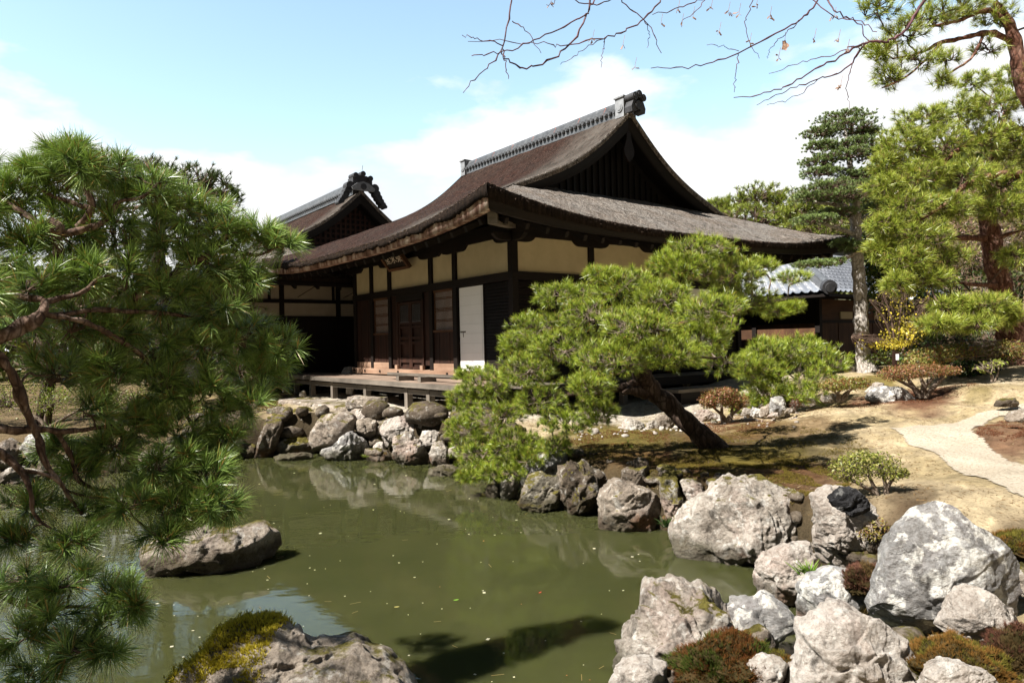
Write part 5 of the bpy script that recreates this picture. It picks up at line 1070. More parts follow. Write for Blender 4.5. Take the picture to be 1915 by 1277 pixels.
pine('near_pine', 'large long needled pine filling the left side close to the camera', pads_px([(q[0], q[1], q[2] * (.70 if q[1] > 860 and q[1] < 1020 and q[0] > 230 else .72)) + (q[3:] if q[1] < 1040 else q[3:5] + (.40,)) for q in lpd + [(210, 835, 4.7, 46, 30, .8), (150, 870, 4.6, 40, 26, .6), (100, 830, 4.6, 40, 22, .5), (112, 285, 4.6, 26, 20, .6), (60, 318, 4.6, 30, 18, .5), (150, 285, 4.7, 20, 16, .4)]], .8) + [(np.array((-3.1, 1.9, 2.7)), np.array((.7, .6, .4)), 3.0), (np.array((-2.45, 2.05, 2.1)), np.array((.56, .36, .22)), 4.5), (np.array((-2.42, 2.8, 2.3)), np.array((.36, .36, .2)), 2.5)], ltr, llm, ntuft=27, n=66, L=.112, w=.0026, spread=1.05, cols=LG, barkm='bark_near', twigm='twig', upb=.35, seed=8, limb_r=.009, tw=.0017, seg=2, droop=.12, lo=.25, clean=True)  # last three pads are out-of-view boughs added to shade the low sprays

# round pine behind the left pine
rp = [(220, 320, 17, 60, 38), (290, 325, 17, 70, 32), (350, 335, 17, 65, 32), (400, 350, 17, 45, 30), (430, 370, 16.8, 25, 20, .6), (300, 365, 16.6, 90, 40), (380, 395, 16.6, 70, 32), (230, 380, 16.6, 90, 40), (150, 350, 17, 60, 50), (320, 440, 17, 100, 50), (200, 460, 17, 100, 50), (80, 420, 17, 90, 60), (400, 450, 17, 50, 50)]
pine('round_pine', 'dark rounded pine crown rising behind the near left pine', pads_px(rp, .9), [W(300, 780, 17, 16), W(305, 600, 17, 14), W(295, 450, 17, 11), W(300, 360, 17, 6)], ntuft=110, n=22, L=.16, w=.011, spread=1.0, cols=((.03, .055, .01), (.11, .16, .03)), upb=.9, seed=12, limb_r=.05, tw=.01)
bpd = [(-60, 520, 15, 120, 90), (60, 640, 16, 110, 80), (180, 640, 16, 110, 70), (60, 560, 16.5, 120, 70), (300, 650, 18, 110, 70), (420, 640, 17.5, 70, 60), (180, 560, 17, 100, 60), (-120, 650, 15, 110, 90), (440, 560, 18, 60, 50), (440, 700, 17, 60, 40, .7), (340, 560, 18, 90, 60)]
pine('garden_pine', 'mid green pine thicket on the far bank seen through the near pine', pads_px(bpd, .8), [W(80, 800, 15.5, 14), W(90, 700, 15.5, 12), W(70, 600, 15.8, 9)], ntuft=110, n=22, L=.17, w=.012, cols=((.04, .07, .012), (.14, .19, .03)), seed=13, limb_r=.05, tw=.01)

# tall layered white pine
def lay(px, py, D, rx, ry, k=1.): return (px, py, D, rx, ry, k)
wp_ = [lay(1578, 222, 16.18, 52, 13, .9), lay(1590, 240, 16.00, 56, 14), lay(1535, 250, 16.09, 36, 15, .8), lay(1620, 250, 16.27, 28, 12, .6), lay(1535, 275, 15.91, 34, 14, .7), lay(1600, 272, 15.82, 46, 14), lay(1590, 292, 15.73, 62, 13), lay(1535, 303, 15.91, 38, 15, .8), lay(1640, 285, 16.36, 36, 14, .7),
       lay(1535, 325, 15.82, 40, 14, .8), lay(1620, 330, 15.73, 55, 16), lay(1660, 325, 16.36, 40, 14.38, .7), lay(1555, 352, 15.55, 64, 15), lay(1625, 348, 15.55, 40, 16.18, .8), lay(1520, 370, 15.64, 38, 14, .8), lay(1580, 368, 15.37, 60, 16), lay(1660, 365, 16.18, 40, 20, .8), lay(1525, 412, 15.46, 42, 13, .9), lay(1560, 400, 16.00, 44, 14.38, .8), lay(1640, 395, 16.45, 50, 20, .7),
       lay(1610, 465, 15.91, 34, 16.18, .9), lay(1575, 455, 16.00, 24, 10, .5), lay(1525, 495, 15.28, 38, 11, .8), lay(1560, 490, 15.64, 24, 9, .4), lay(1640, 470, 16.45, 34, 20, .7)]
wtr = [W(1622, 694, 16.00, 18.9), W(1614, 660, 16.00, 13.0), W(1610, 600, 16.00, 12.2), W(1608, 540, 16.00, 11.5), W(1603, 480, 16.00, 10.8), W(1600, 410, 16.00, 9.4), W(1596, 350, 16.00, 7.2), W(1588, 300, 16.00, 5.0), W(1580, 235, 16.00, 2.2)]
wl_ = [b_((1602, 470, 16.00, 7), (1575, 485, 15.73, 5), (1525, 497, 15.37, 3)), b_((1600, 400, 16.00, 7), (1570, 385, 15.73, 5), (1520, 378, 15.55, 3)), b_((1597, 360, 16.00, 5), (1560, 355, 15.73, 4)), b_((1602, 420, 16.00, 6), (1640, 390, 16.18, 4)), b_((1592, 320, 16.00, 4), (1545, 310, 15.91, 3)), b_((1592, 330, 16.00, 4), (1640, 330, 16.18, 3)), b_((1602, 440, 16.00, 6), (1560, 425, 15.64, 4), (1525, 415, 15.46, 2))]
pine('layered_pine', 'tall blue green pine trimmed into flat cloud layers with pale straight trunk', pads_px([q[:3] + (q[3] * 1.06, q[4] * .68) + q[5:] for q in wp_], 1.0), wtr, wl_, ntuft=320, n=30, L=.064, w=.0095, spread=1.1, cols=((.07, .11, .04), (.25, .33, .10)), barkm='bark_grey', upb=1.1, seed=20, updn=.7, limb_r=.028, tw=.003, lo=.5)

# big red-barked pine on the right
RG = ((.09, .14, .016), (.44, .49, .075), (.28, .18, .06))
bp_ = [(1720, 230, 13.5, 70, 36), (1790, 210, 13.5, 70, 34), (1860, 200, 13.5, 60, 40), (1690, 270, 13.2, 60, 40), (1760, 270, 13.2, 75, 40), (1840, 260, 13.4, 70, 40), (1900, 270, 13.6, 50, 50), (1660, 310, 13.2, 40, 30, .7), (1720, 330, 13.0, 65, 35), (1800, 330, 13.0, 70, 36), (1880, 340, 13.3, 60, 40), (1660, 350, 13.0, 45, 26, .8), (1700, 385, 12.8, 70, 34), (1780, 385, 12.9, 60, 30), (1870, 390, 13.2, 60, 30, .7), (1660, 420, 12.8, 45, 28), (1720, 440, 12.7, 70, 34), (1650, 465, 12.9, 35, 24, .8),
       (1700, 490, 12.6, 55, 34), (1760, 480, 12.8, 60, 28, .7), (1680, 530, 12.6, 40, 26, .8), (1740, 520, 12.6, 50, 26, .6), (1780, 570, 12.5, 55, 22, .8), (1840, 570, 12.4, 60, 26), (1760, 605, 12.3, 50, 20, .9), (1820, 605, 12.3, 55, 20, .8), (1880, 590, 12.5, 40, 30, .8), (1900, 480, 13.3, 40, 30, .5), (1940, 380, 13, 60, 60), (1890, 150, 14.5, 50, 30, .6), (1820, 155, 14.5, 50, 22, .5)]
btr = [W(1905, 692, 14, 36.1), W(1897, 670, 14, 27.9), W(1893, 640, 14, 24.6), W(1885, 590, 14, 22.1), W(1872, 540, 14, 19.7), W(1860, 490, 14, 18.0), W(1853, 440, 14, 16.4), W(1846, 390, 14, 14.8), W(1850, 330, 14, 11.5), W(1870, 270, 14, 8.2), W(1880, 210, 14.2, 4.1)]
bl_ = [b_((1925, 330, 13.2, 9), (1885, 325, 13.1, 8), (1845, 332, 13.0, 7), (1800, 350, 12.9, 6), (1770, 380, 12.8, 5), (1730, 405, 12.7, 4), (1690, 420, 12.7, 2)), b_((1855, 250, 13.5, 7), (1820, 262, 13.3, 6), (1780, 290, 13.2, 5), (1755, 320, 13.1, 4), (1745, 345, 13, 3)), b_((1845, 445, 14, 8), (1790, 445, 13.4, 5), (1745, 455, 13, 3)), b_((1870, 535, 14, 7), (1800, 530, 13.2, 4), (1740, 520, 12.8, 2)), b_((1930, 245, 13.5, 9), (1890, 240, 13.5, 7), (1850, 250, 13.5, 6)), b_((1855, 460, 14, 5), (1880, 440, 13.8, 4), (1915, 430, 13.7, 3))]
pine('red_pine', 'broad red barked pine with thick leaning trunk at the right edge of the slope', pads_px([(q[0], q[1], q[2], q[3] * .84, q[4] * .80) + q[5:] for q in bp_], .8), btr, bl_, ntuft=125, n=32, L=.16, w=.009, spread=1.05, cols=RG, barkm='bark_red', upb=.55, seed=30, limb_r=.025, tw=.004, droop=.08)
tp_ = [(1650, 95, 9.5, 30, 24, .8), (1660, 140, 9.5, 36, 26, .8), (1690, 60, 9.6, 45, 26, .8), (1740, 30, 9.7, 55, 28), (1800, 20, 9.8, 50, 26, .8), (1860, 30, 10, 40, 30, .6), (1720, 110, 9.5, 40, 22, .5), (1760, 150, 9.4, 24, 16, .4), (1770, 110, 9.4, 30, 16, .35), (1640, 20, 9.6, 40, 22, .6), (1750, -30, 9.8, 90, 26), (1870, -30, 10, 70, 26), (1850, 90, 9.8, 40, 16, .3), (1985, 30, 10, 60, 40), (1950, 150, 10, 60, 40)]
ttr = [(9.0, 10.3, .9, .20), (8.4, 10.3, 3.0, .16), W(1945, 230, 10, 15), W(1912, 160, 10, 13), W(1900, 90, 10, 12), W(1885, 40, 10, 9), W(1860, 5, 10, 5)]
tl_ = [b_((1900, 80, 10, 8), (1850, 62, 9.9, 7), (1800, 72, 9.8, 5), (1755, 82, 9.7, 4), (1720, 100, 9.6, 3), (1670, 110, 9.5, 2)), b_((1895, 60, 10, 6), (1850, 20, 9.9, 5), (1790, 40, 9.8, 4), (1735, 50, 9.7, 3)), b_((1840, 65, 9.9, 4), (1815, 110, 9.6, 3), (1770, 140, 9.5, 2)), b_((1910, 170, 10, 7), (1940, 200, 9.9, 5)), b_((1760, 82, 9.7, 3), (1700, 140, 9.5, 2.5), (1650, 165, 9.4, 1.5))]
pine('tall_pine', 'tall red stemmed pine reaching in at the top right corner', pads_px(tp_, .8), ttr, tl_, ntuft=60, n=34, L=.14, w=.006, spread=1.05, cols=RG, barkm='bark_red', twigm='bark', upb=.6, seed=31, limb_r=.02, tw=.005)

# pines behind the tiled building and on the hillside
for i, (lab, lst, tr2, cols) in enumerate((
    ('yellow green pine showing above the right end of the hall roof', [(1370, 385, 30, 50, 22), (1420, 370, 30, 55, 28), (1470, 380, 30, 50, 26), (1400, 410, 29, 70, 26), (1460, 415, 29, 60, 28), (1340, 390, 30, 30, 16, .6), (1500, 400, 29, 40, 30)], (1420, 620, 30), ((.09, .13, .015), (.32, .36, .05))),
    ('pale green pine behind the layered pine trunk', [(1660, 370, 26, 50, 34), (1700, 420, 26, 60, 40), (1650, 440, 25, 50, 40), (1690, 500, 25, 50, 40), (1500, 440, 27, 50, 30), (1560, 430, 27, 60, 30), (1560, 360, 28, 70, 26, .7), (1640, 520, 24, 50, 44), (1600, 400, 26, 70, 40), (1720, 480, 25, 60, 50), (1780, 420, 27, 70, 50)], (1660, 640, 26), ((.09, .12, .015), (.30, .33, .05))),
    ('yellowish pine far back on the hillside at the right edge', [(1880, 300, 30, 60, 50), (1920, 420, 28, 60, 50), (1830, 480, 28, 50, 30, .6), (1900, 510, 27, 50, 30, .7)], (1900, 640, 28), ((.10, .12, .02), (.34, .34, .07))))):
    pine('hillside_pine', lab, pads_px(lst, .8), [W(tr2[0], tr2[1], tr2[2], 8), W(tr2[0] + 5, tr2[1] - 120, tr2[2], 7), W(tr2[0] - 5, tr2[1] - 230, tr2[2], 3)], ntuft=120, n=20, L=.26, w=.022, spread=1.1, cols=cols, seed=50 + i, limb_r=.05, tw=.015, group='pines on the slope behind the buildings')

# ------------------------------------------------------------------ shrubs
def shrub(name, label, blobs, stems, n=900, size=.03, cols=((.1, .1, .03),), m='leaf', seed=1, base=None, group=None, cat='shrub', lo=.55, aspect=.45, twm='branch_pale', fill=.35):
    r = np.random.default_rng(seed); B_ = pads_px(blobs, .9); org = np.array(base if base is not None else stems[0][0][:3]); root = thing(name, label, cat, org, 0, group)
    ps, ns, paths = [], [], []
    for st in stems:
        p = catmull([x[:3] for x in st], 5); paths.append((p - org, np.interp(np.linspace(0, 1, len(p)), np.linspace(0, 1, len(st)), [x[3] for x in st])))
    top = np.array([st[-1][:3] for st in stems])
    for pd in B_:
        c, R = np.array(pd[0]), np.array(pd[1]); k = int(n * (pd[2] if len(pd) > 2 else 1)); p, d = in_pad(c, R, k, r, lo, .25); p += .03 * R * fbm(p * 14, 2)[:, None]; ps.append(p); ns.append(d)
        for q in p[::max(1, k // 45)]:
            a = top[np.argmin(((top - q) ** 2).sum(1))]; b2 = bend(a, q, r, .05, 4, .07); paths.append((b2 - org, np.linspace(.007, .002, len(b2))))
    V, Q = tubes(paths, 5); nmesh('stem', V, Q, M[twm], root, True)
    ps, ns = np.vstack(ps), np.vstack(ns); leaves('foliage', ps - org, ns, size, cols, root, r, m, aspect); return root
AZ = ((.20, .065, .035), (.24, .11, .05), (.16, .12, .03), (.13, .13, .03), (.32, .17, .09))
AZG = ((.20, .08, .03), (.16, .15, .03), (.18, .20, .04), (.24, .16, .05), (.25, .24, .06))
def stems(bx, by, D, tips, w=5, gx_=0):
    return [[W(bx + (i - len(tips) / 2) * 3, by, D, w), W(bx + (tx - bx) * .35 + (-1) ** i * 5, by + (ty - by) * .45, D, w * .75), W(tx, ty, D, w * .45)] for i, (tx, ty) in enumerate(tips)]
ga_ = 'clipped reddish azaleas on the mossy slope'
shrub('azalea', 'rust coloured azalea nearest the leaning pine trunk', [(1345, 745, 10.6, 34, 18), (1375, 750, 10.6, 26, 16, .7), (1325, 752, 10.5, 18, 12, .5), (1355, 735, 10.6, 26, 10, .6)], stems(1358, 797, 10.6, [(1335, 762), (1350, 755), (1370, 760), (1385, 762)]), 1860, .034, AZ, seed=61, group=ga_)
shrub('azalea', 'small flat topped greenish azalea left of the pale domed rock', [(1580, 718, 10.8, 42, 12), (1560, 722, 10.7, 26, 10, .7), (1605, 716, 10.8, 22, 10, .6)], stems(1572, 752, 10.8, [(1552, 726), (1572, 722), (1592, 724), (1606, 720)], 4), 1920, .034, AZG, seed=62, group=ga_)
shrub('azalea', 'wide flat crowned rust azalea with pale twisted stems on the right', [(1710, 695, 11, 60, 13), (1680, 700, 10.9, 36, 12, .7), (1760, 693, 11.1, 34, 10, .7), (1720, 688, 11.1, 46, 8, .6)], stems(1725, 744, 11, [(1675, 708), (1695, 704), (1720, 702), (1745, 706), (1770, 700)], 6), 2280, .034, AZ, seed=63, group=ga_)
shrub('azalea', 'long rounded azalea hedge behind the wide flat crowned one', [(1745, 665, 13, 45, 16), (1790, 658, 13.2, 40, 16), (1720, 678, 12.8, 30, 12, .7), (1880, 655, 13.5, 50, 18), (1830, 660, 13.6, 40, 14)], stems(1760, 700, 13, [(1735, 675), (1760, 670), (1790, 670)], 4), 1500, .05, AZG, seed=64, group=ga_)
shrub('azalea', 'small bright yellow green azalea between the boulders', [(1590, 880, 6.1, 44, 24), (1635, 868, 6.2, 48, 24), (1610, 858, 6.2, 36, 16, .7), (1665, 885, 6.1, 26, 14, .5), (1690, 885, 6.1, 10, 10, .2)], stems(1655, 945, 6.1, [(1590, 895), (1625, 890), (1650, 885), (1672, 890)], 6), 1000, .03, ((.17, .19, .03), (.24, .25, .05), (.13, .15, .03), (.30, .27, .08)), seed=65, aspect=.4, group=ga_, lo=.3)
shrub('azalea', 'low sprig of yellow azalea between huge boulder and the greenish white one', [(1640, 985, 5.3, 26, 16, .8), (1625, 1000, 5.2, 20, 12, .6)], stems(1645, 1020, 5.25, [(1630, 990), (1650, 985)], 3), 420, .022, ((.20, .17, .03), (.28, .24, .05), (.16, .08, .03)), seed=66, lo=.2, group=ga_)
shrub('leafy_shrub', 'glossy dark green broadleaf shrub below the red pine', [(1790, 685, 13.2, 40, 20), (1830, 690, 13.3, 40, 20), (1850, 670, 13.8, 40, 18), (1700, 680, 14, 30, 16, .6)], stems(1810, 715, 13.3, [(1790, 690), (1830, 690)], 4), 420, .085, ((.02, .05, .012), (.035, .075, .015), (.06, .11, .03)), m='gloss_leaf', seed=67)
shrub('leafy_shrub', 'small pale yellow green sapling near the red pine trunk', [(1845, 688, 12, 26, 14, .6), (1865, 680, 12, 18, 10, .4)], stems(1858, 714, 12, [(1840, 690), (1858, 684), (1868, 680)], 2), 130, .06, ((.20, .24, .04), (.28, .29, .06)), seed=68, lo=.2)
shrub('camellia', 'tall shiny leaved evergreen standing right of the layered pine trunk', [(1650, 440, 16.8, 36, 34), (1655, 500, 16.7, 40, 36), (1660, 555, 16.6, 46, 34), (1700, 560, 16.8, 40, 36), (1650, 480, 16.5, 28, 30, .7), (1740, 580, 17, 40, 44), (1690, 520, 17, 40, 40), (1630, 520, 16.5, 18, 26, .5), (1720, 620, 17.4, 40, 30)], [[W(1690, 690, 16.8, 5), W(1680, 600, 16.8, 4), W(1665, 500, 16.8, 2)], [W(1690, 690, 16.8, 5), W(1715, 600, 16.9, 3)]], 520, .13, ((.035, .07, .012), (.08, .125, .02), (.17, .21, .04), (.05, .10, .02)), m='gloss_leaf', seed=69, cat='tree', lo=.4)
yb = shrub('flowering_shrub', 'thin yellow flowering shrub with upright twigs beside the pale trunk', [(1685, 630, 15.5, 40, 22, .8), (1660, 645, 15.3, 36, 10, .7), (1700, 610, 15.6, 26, 20, .4), (1690, 590, 15.6, 50, 36, .25), (1668, 560, 15.5, 28, 26, .14), (1692, 550, 15.5, 10, 34, .1), (1735, 575, 15.5, 16, 30, .1), (1610, 640, 15.2, 10, 16, .06)],
      [[W(1678, 690, 15.5, 3), W(1680, 630, 15.5, 2), W(1690, 535, 15.5, .9)], [W(1678, 690, 15.5, 3), W(1660, 610, 15.4, 2), W(1625, 560, 15.4, .8)], [W(1678, 690, 15.5, 3), W(1668, 600, 15.4, 2), W(1650, 545, 15.4, .8)], [W(1678, 690, 15.5, 3), W(1705, 610, 15.5, 2), W(1738, 562, 15.5, .8)], [W(1678, 690, 15.5, 2.5), W(1640, 660, 15.3, 1.5), W(1592, 630, 15.2, .6)]], 620, .055, ((.46, .36, .03), (.38, .33, .04), (.55, .45, .06)), seed=70, lo=.1, aspect=.7, twm='twig')
shrub('leafy_shrub', 'green undergrowth bush at the foot of the yellow flowering shrub', [(1670, 668, 15.6, 40, 16), (1720, 665, 15.4, 34, 14, .8), (1640, 672, 15.4, 26, 12, .6)], stems(1680, 690, 15.5, [(1660, 670), (1690, 668), (1715, 668)], 3), 420, .07, ((.09, .12, .02), (.16, .18, .03), (.05, .08, .015)), seed=71)
shrub('leafy_shrub', 'little red leaved bush on the border beside the upright grey block', [(1487, 755, 10.8, 12, 9, .8)], stems(1487, 768, 10.8, [(1483, 757), (1491, 756)], 2), 300, .022, ((.13, .03, .025), (.18, .06, .04), (.09, .06, .03)), seed=72, lo=.1)
shrub('leafy_shrub', 'dark thicket of leaves in shade behind the red pine trunk', [(1800, 560, 20, 70, 60), (1880, 560, 19, 60, 70), (1760, 620, 19, 70, 40), (1840, 640, 18, 80, 30), (1930, 640, 17, 60, 50)], stems(1830, 680, 18, [(1800, 640), (1850, 640)], 4), 700, .13, ((.03, .05, .012), (.06, .07, .02), (.10, .06, .04), (.05, .08, .02)), seed=73, lo=.2)
shrub('bare_shrub', 'pinkish brown leafless woodland thicket on the hillside at right', [(1740, 500, 24, 70, 60), (1800, 440, 25, 90, 60), (1870, 460, 25, 80, 70), (1700, 430, 26, 60, 40, .7), (1860, 380, 26, 70, 50)], stems(1800, 640, 24, [(1740, 540), (1800, 500), (1860, 500)], 4), 1500, .20, ((.20, .12, .09), (.26, .17, .13), (.15, .10, .06), (.22, .20, .06)), seed=74, lo=.1, aspect=.18)
shrub('azalea', 'clipped green hedge on the far bank seen between boughs at the photo left edge', [(40, 745, 15, 90, 34), (150, 750, 15.2, 80, 32), (-80, 740, 15, 90, 36), (260, 755, 15.5, 80, 30)], stems(90, 800, 15, [(20, 760), (90, 760), (160, 760)], 4), 1500, .05, ((.16, .20, .03), (.10, .15, .025), (.22, .24, .05)), seed=75, group='shrubs on the far left bank')
shrub('azalea', 'low reddish shrub on the far bank below the hedge', [(330, 770, 14.2, 60, 22), (420, 775, 14.4, 50, 20), (470, 790, 13.8, 30, 16, .7), (505, 762, 14.6, 26, 12, .6)], stems(380, 810, 14.2, [(340, 780), (400, 780)], 4), 1100, .045, AZG, seed=76, group='shrubs on the far left bank')
# grasses by the rocks
def grass(label, px, py, D, nb, L, cols, seed, spread=.7):
    r = np.random.default_rng(seed); c = P(px, py, D); root = thing('grass_tuft', label, 'plant', c); n_ = nb; d = unit(np.stack([r.normal(0, spread, n_), r.normal(0, spread, n_), np.ones(n_)], 1)); pos = r.normal(0, L * .12, (n_, 3)) * (1, 1, .1)
    needles('blade', pos, d, 3, L, L * .055, .25, cols, root, r, m='leaf', droop=.35, stem=.05, seg=2)
grass('bright green grass tuft between the cream rock and flat topped stone', 1515, 1078, 5.0, 26, .17, ((.05, .12, .01), (.20, .32, .03)), 80)
grass('dark fern like tuft at the waterline left of the big craggy boulder', 1247, 985, 6.9, 30, .16, ((.015, .035, .008), (.05, .09, .02)), 81)
grass('tiny green tuft at the water below the small triangular rock', 683, 855, 12.2, 20, .10, ((.12, .16, .02), (.25, .30, .04)), 82)
grass('thin blades beside the smooth flat topped stone', 1620, 1150, 4.6, 10, .10, ((.12, .09, .03), (.26, .18, .06)), 83)

# marker post below the yellow shrub
mk = thing('marker_post', 'small reddish wooden marker post with pale plate by the flowering shrub', 'sign', P(1676, 690, 14.0))
MB().box(-.05, .05, -.05, .05, -.15, .34).build('post', M['board_z'], mk); MB().box(-.03, .03, -.058, -.051, .18, .30).build('plate', M['paper'], mk)

# ------------------------------------------------------------------ moss cushions and moss carpet
def moss_blades(name, label, P3, N3, L, w, cols, r, tips=None, nper=5, kind='stuff', cat='moss', parent=None):
    d = unit(N3 + .25 * r.normal(size=N3.shape)); o = needles(name, P3, d, nper, L, w, .45, cols, parent, r, m='moss', stem=.15, seg=1)
    if label: tag(o, label, cat, None, kind)
    return o
def cushion(label, px, py, D, rx, ry, h, L, cols, seed, n=2600, thick=1.0):
    n = int(n * 2.4)
    """a domed moss cushion of real thickness with bristling stems."""
    r = np.random.default_rng(seed); c = P(px, py, D); s_ = D / F; R = np.array((rx * s_, rx * s_ * .8, h)); root = thing('moss_cushion', label, 'moss', c)
    Vd, Fi = ico(6); nz = 1 + .42 * fbm(Vd * 1.5 + seed, 3) + .10 * fbm(Vd * 6 + seed, 2); pos = Vd * R * nz[:, None]; m_ = M['cush']
    nmesh('mound', pos, Fi, m_, root, True)
    k = r.integers(0, len(Vd), n); d = unit(Vd[k] / R); ok = d[:, 2] > -.2; p = (pos[k] + r.normal(0, .006, (n, 3)))[ok]; d = unit(d[ok] + (0, 0, .5))
    pn = fbm(p * 7 + seed, 3); sel = pn > .02
    for q, cc in ((sel, cols[0]), (~sel, cols[1])):
        if q.sum(): moss_blades('moss_stem', None, p[q], d[q], L, L * .10, cc, r, parent=root)
M['cush'] = mat('dark_moss', [(.3, (.018, .016, .006)), (.7, (.05, .033, .014))], 9, rough=.95, spec=.05)
MR = (((.035, .045, .008), (.19, .055, .02)), ((.03, .045, .008), (.09, .11, .02)))
MO = (((.06, .05, .012), (.26, .12, .03)), ((.05, .05, .01), (.20, .17, .03)))
cushion('red tipped dark green moss cushion in front of the long craggy boulder', 1365, 1256, 3.75, 88, 56, .15, .030, MR, 90, 4200)
cushion('brown and orange moss cushion below the huge domed boulder', 1795, 1256, 3.45, 86, 56, .12, .026, MO, 91, 4200)
cushion('dark red brown moss at the bottom right edge', 1905, 1240, 3.5, 56, 56, .14, .03, (((.05, .03, .015), (.13, .05, .035)), ((.05, .04, .015), (.12, .07, .03))), 92, 1800)
cushion('brown dry moss between the huge boulder and flat topped stone', 1625, 1090, 4.6, 42, 50, .10, .028, (((.08, .04, .025), (.22, .10, .07)), ((.08, .05, .025), (.2, .13, .05))), 93, 1800)
cushion('ochre moss skirt around the white jagged boulder left side', 1470, 1275, 3.65, 40, 30, .12, .024, MO, 94, 1600)
cushion('orange brown moss right of the huge boulder by the path', 1910, 1020, 4.8, 60, 30, .07, .028, MO, 95, 1800)
# moss growing on rocks: sampled where they face up
def rock_moss(o, label, test, n, L, cols, seed):
    r = np.random.default_rng(seed); me = o.data; k = len(me.vertices); co = np.empty(k * 3, np.float32); no = np.empty(k * 3, np.float32); me.vertices.foreach_get('co', co); me.vertex_normals.foreach_get('vector', no); co, no = co.reshape(-1, 3), no.reshape(-1, 3)
    ok = np.where(test(co, no, fbm(co * 5 + seed, 3)))[0]
    if len(ok) == 0: return
    i = r.choice(ok, n); p = co[i] + r.normal(0, .012, (n, 3)) * (1, 1, .3); moss_blades('moss', None, p, unit(no[i] + (0, 0, .5)), L, L * .14, cols, r, parent=o)
rock_moss(corner_rock, '', lambda c, nn, f: (c[:, 0] < -.02) & (nn[:, 2] > .1) & (c[:, 2] + .20 * f - .12 * c[:, 0] > .125), 3600, .024, ((.22, .17, .02), (.62, .52, .06)), 101)
# carpet on the slope around the leaning pine and elsewhere
r_ = np.random.default_rng(111); Pm, Nm, Cm = [], [], []
for lb_, spots, nb, L, cols in (('dark green and rusty moss carpet on the slope under the leaning pine', ((1200, 850, 190, 45), (1420, 850, 200, 45), (1330, 890, 220, 36), (1480, 905, 110, 30)), 26000, .028, ((.035, .03, .008), (.20, .15, .03))),
        ('rust red moss patches round the azaleas on the slope', ((1620, 752, 115, 10), (1720, 742, 105, 12), (1885, 805, 60, 20), (1360, 797, 90, 12), (1150, 820, 100, 14)), 12000, .026, ((.05, .02, .01), (.22, .085, .045)))):
    ps = []
    for px, py, rx, ry in spots:
        A_ = onground(px, py); k = nb // len(spots); a_ = r_.uniform(0, 6.28, k); q = np.sqrt(r_.random(k)); sx = rx * A_[1] / F; y0_, y1_ = onground(px, py + ry)[1], onground(px, py - ry)[1]
        yy = A_[1] + np.where(np.sin(a_) > 0, (y1_ - A_[1]), (A_[1] - y0_)) * np.sin(a_) * q; xx = A_[0] * yy / A_[1] + sx * np.cos(a_) * q
        ok = fbm(np.stack([xx * 2.2, yy * 2.2, 0 * xx], 1), 3) > -.12; ps.append(np.stack([xx, yy, 0 * xx], 1)[ok])
    ps = np.vstack(ps); ps = ps[poly_sd(ps[:, 0], ps[:, 1], pond) > .12]; ps[:, 2] = ground_z(ps[:, 0], ps[:, 1]) - .004
    moss_blades('moss', lb_, ps, np.broadcast_to(np.array((0, 0, 1.)), ps.shape), L, L * .16, cols, r_, nper=4)

rl_ = np.random.default_rng(505); k = 16000; q = np.stack([rl_.uniform(.2, 7.5, k), rl_.uniform(4.2, 14, k)], 1)
q = q[(poly_sd(q[:, 0], q[:, 1], pond) > .5) & (poly_sd(q[:, 0], q[:, 1], pw) > .05)]; ps = np.stack([q[:, 0], q[:, 1], ground_z(q[:, 0], q[:, 1]) + .006], 1); ps = ps[fbm(ps * 1.3 + 7, 3) > -.15]
dd = unit(rl_.normal(size=ps.shape) * (1, 1, .12)); o = needles('pine_litter', ps, dd, 2, .055, .0042, .5, ((.12, .07, .03), (.30, .20, .10), (.42, .34, .22)), None, rl_, m='moss', stem=.5, seg=1); tag(o, 'fallen brown pine needles strewn over the mossy slope', 'litter', None, 'stuff')

# ------------------------------------------------------------------ bare maple branches overhead
mroot = thing('maple_tree', 'leafless maple with thin reddish twigs and winged seeds hanging in from above', 'tree', (4.6, 3.2, .5))
org = np.array((4.6, 3.2, .5)); mr = np.random.default_rng(200)
def mpath(pts, r0, r1):
    p = catmull([P(x, y, D) for x, y, D in pts], 7); p[1:-1] += mr.normal(0, .004, (len(p) - 2, 3)); rr = np.linspace(r0, r1, len(p)); k = np.arange(len(p)) % 7 == 3; return p, rr * np.where(k, 1.35, 1.0)
big = [[(4.6, 3.2, .5), (4.5, 3.3, 1.6), (4.0, 3.4, 2.8), (3.2, 3.4, 3.7), (2.2, 3.4, 4.05)]]
p = catmull(big[0], 8); V, Q = tubes([(p - org, np.linspace(.12, .03, len(p)))], 10); nmesh('trunk', V, Q, M['bark_grey'], mroot, True)
def limb_from(pts, r0): q = catmull(pts, 6); return q, np.linspace(r0, r0 * .6, len(q))
top = [P(x, y, 3.4) for x, y in ((1900, -120), (1500, -150), (1150, -120), (960, -70))]
q = limb_from([np.array((2.9, 3.4, 3.85))] + top, .022); V, Q = tubes([(q[0] - org, q[1])], 8); nmesh('limb', V, Q, M['maple_twig'], mroot, True)
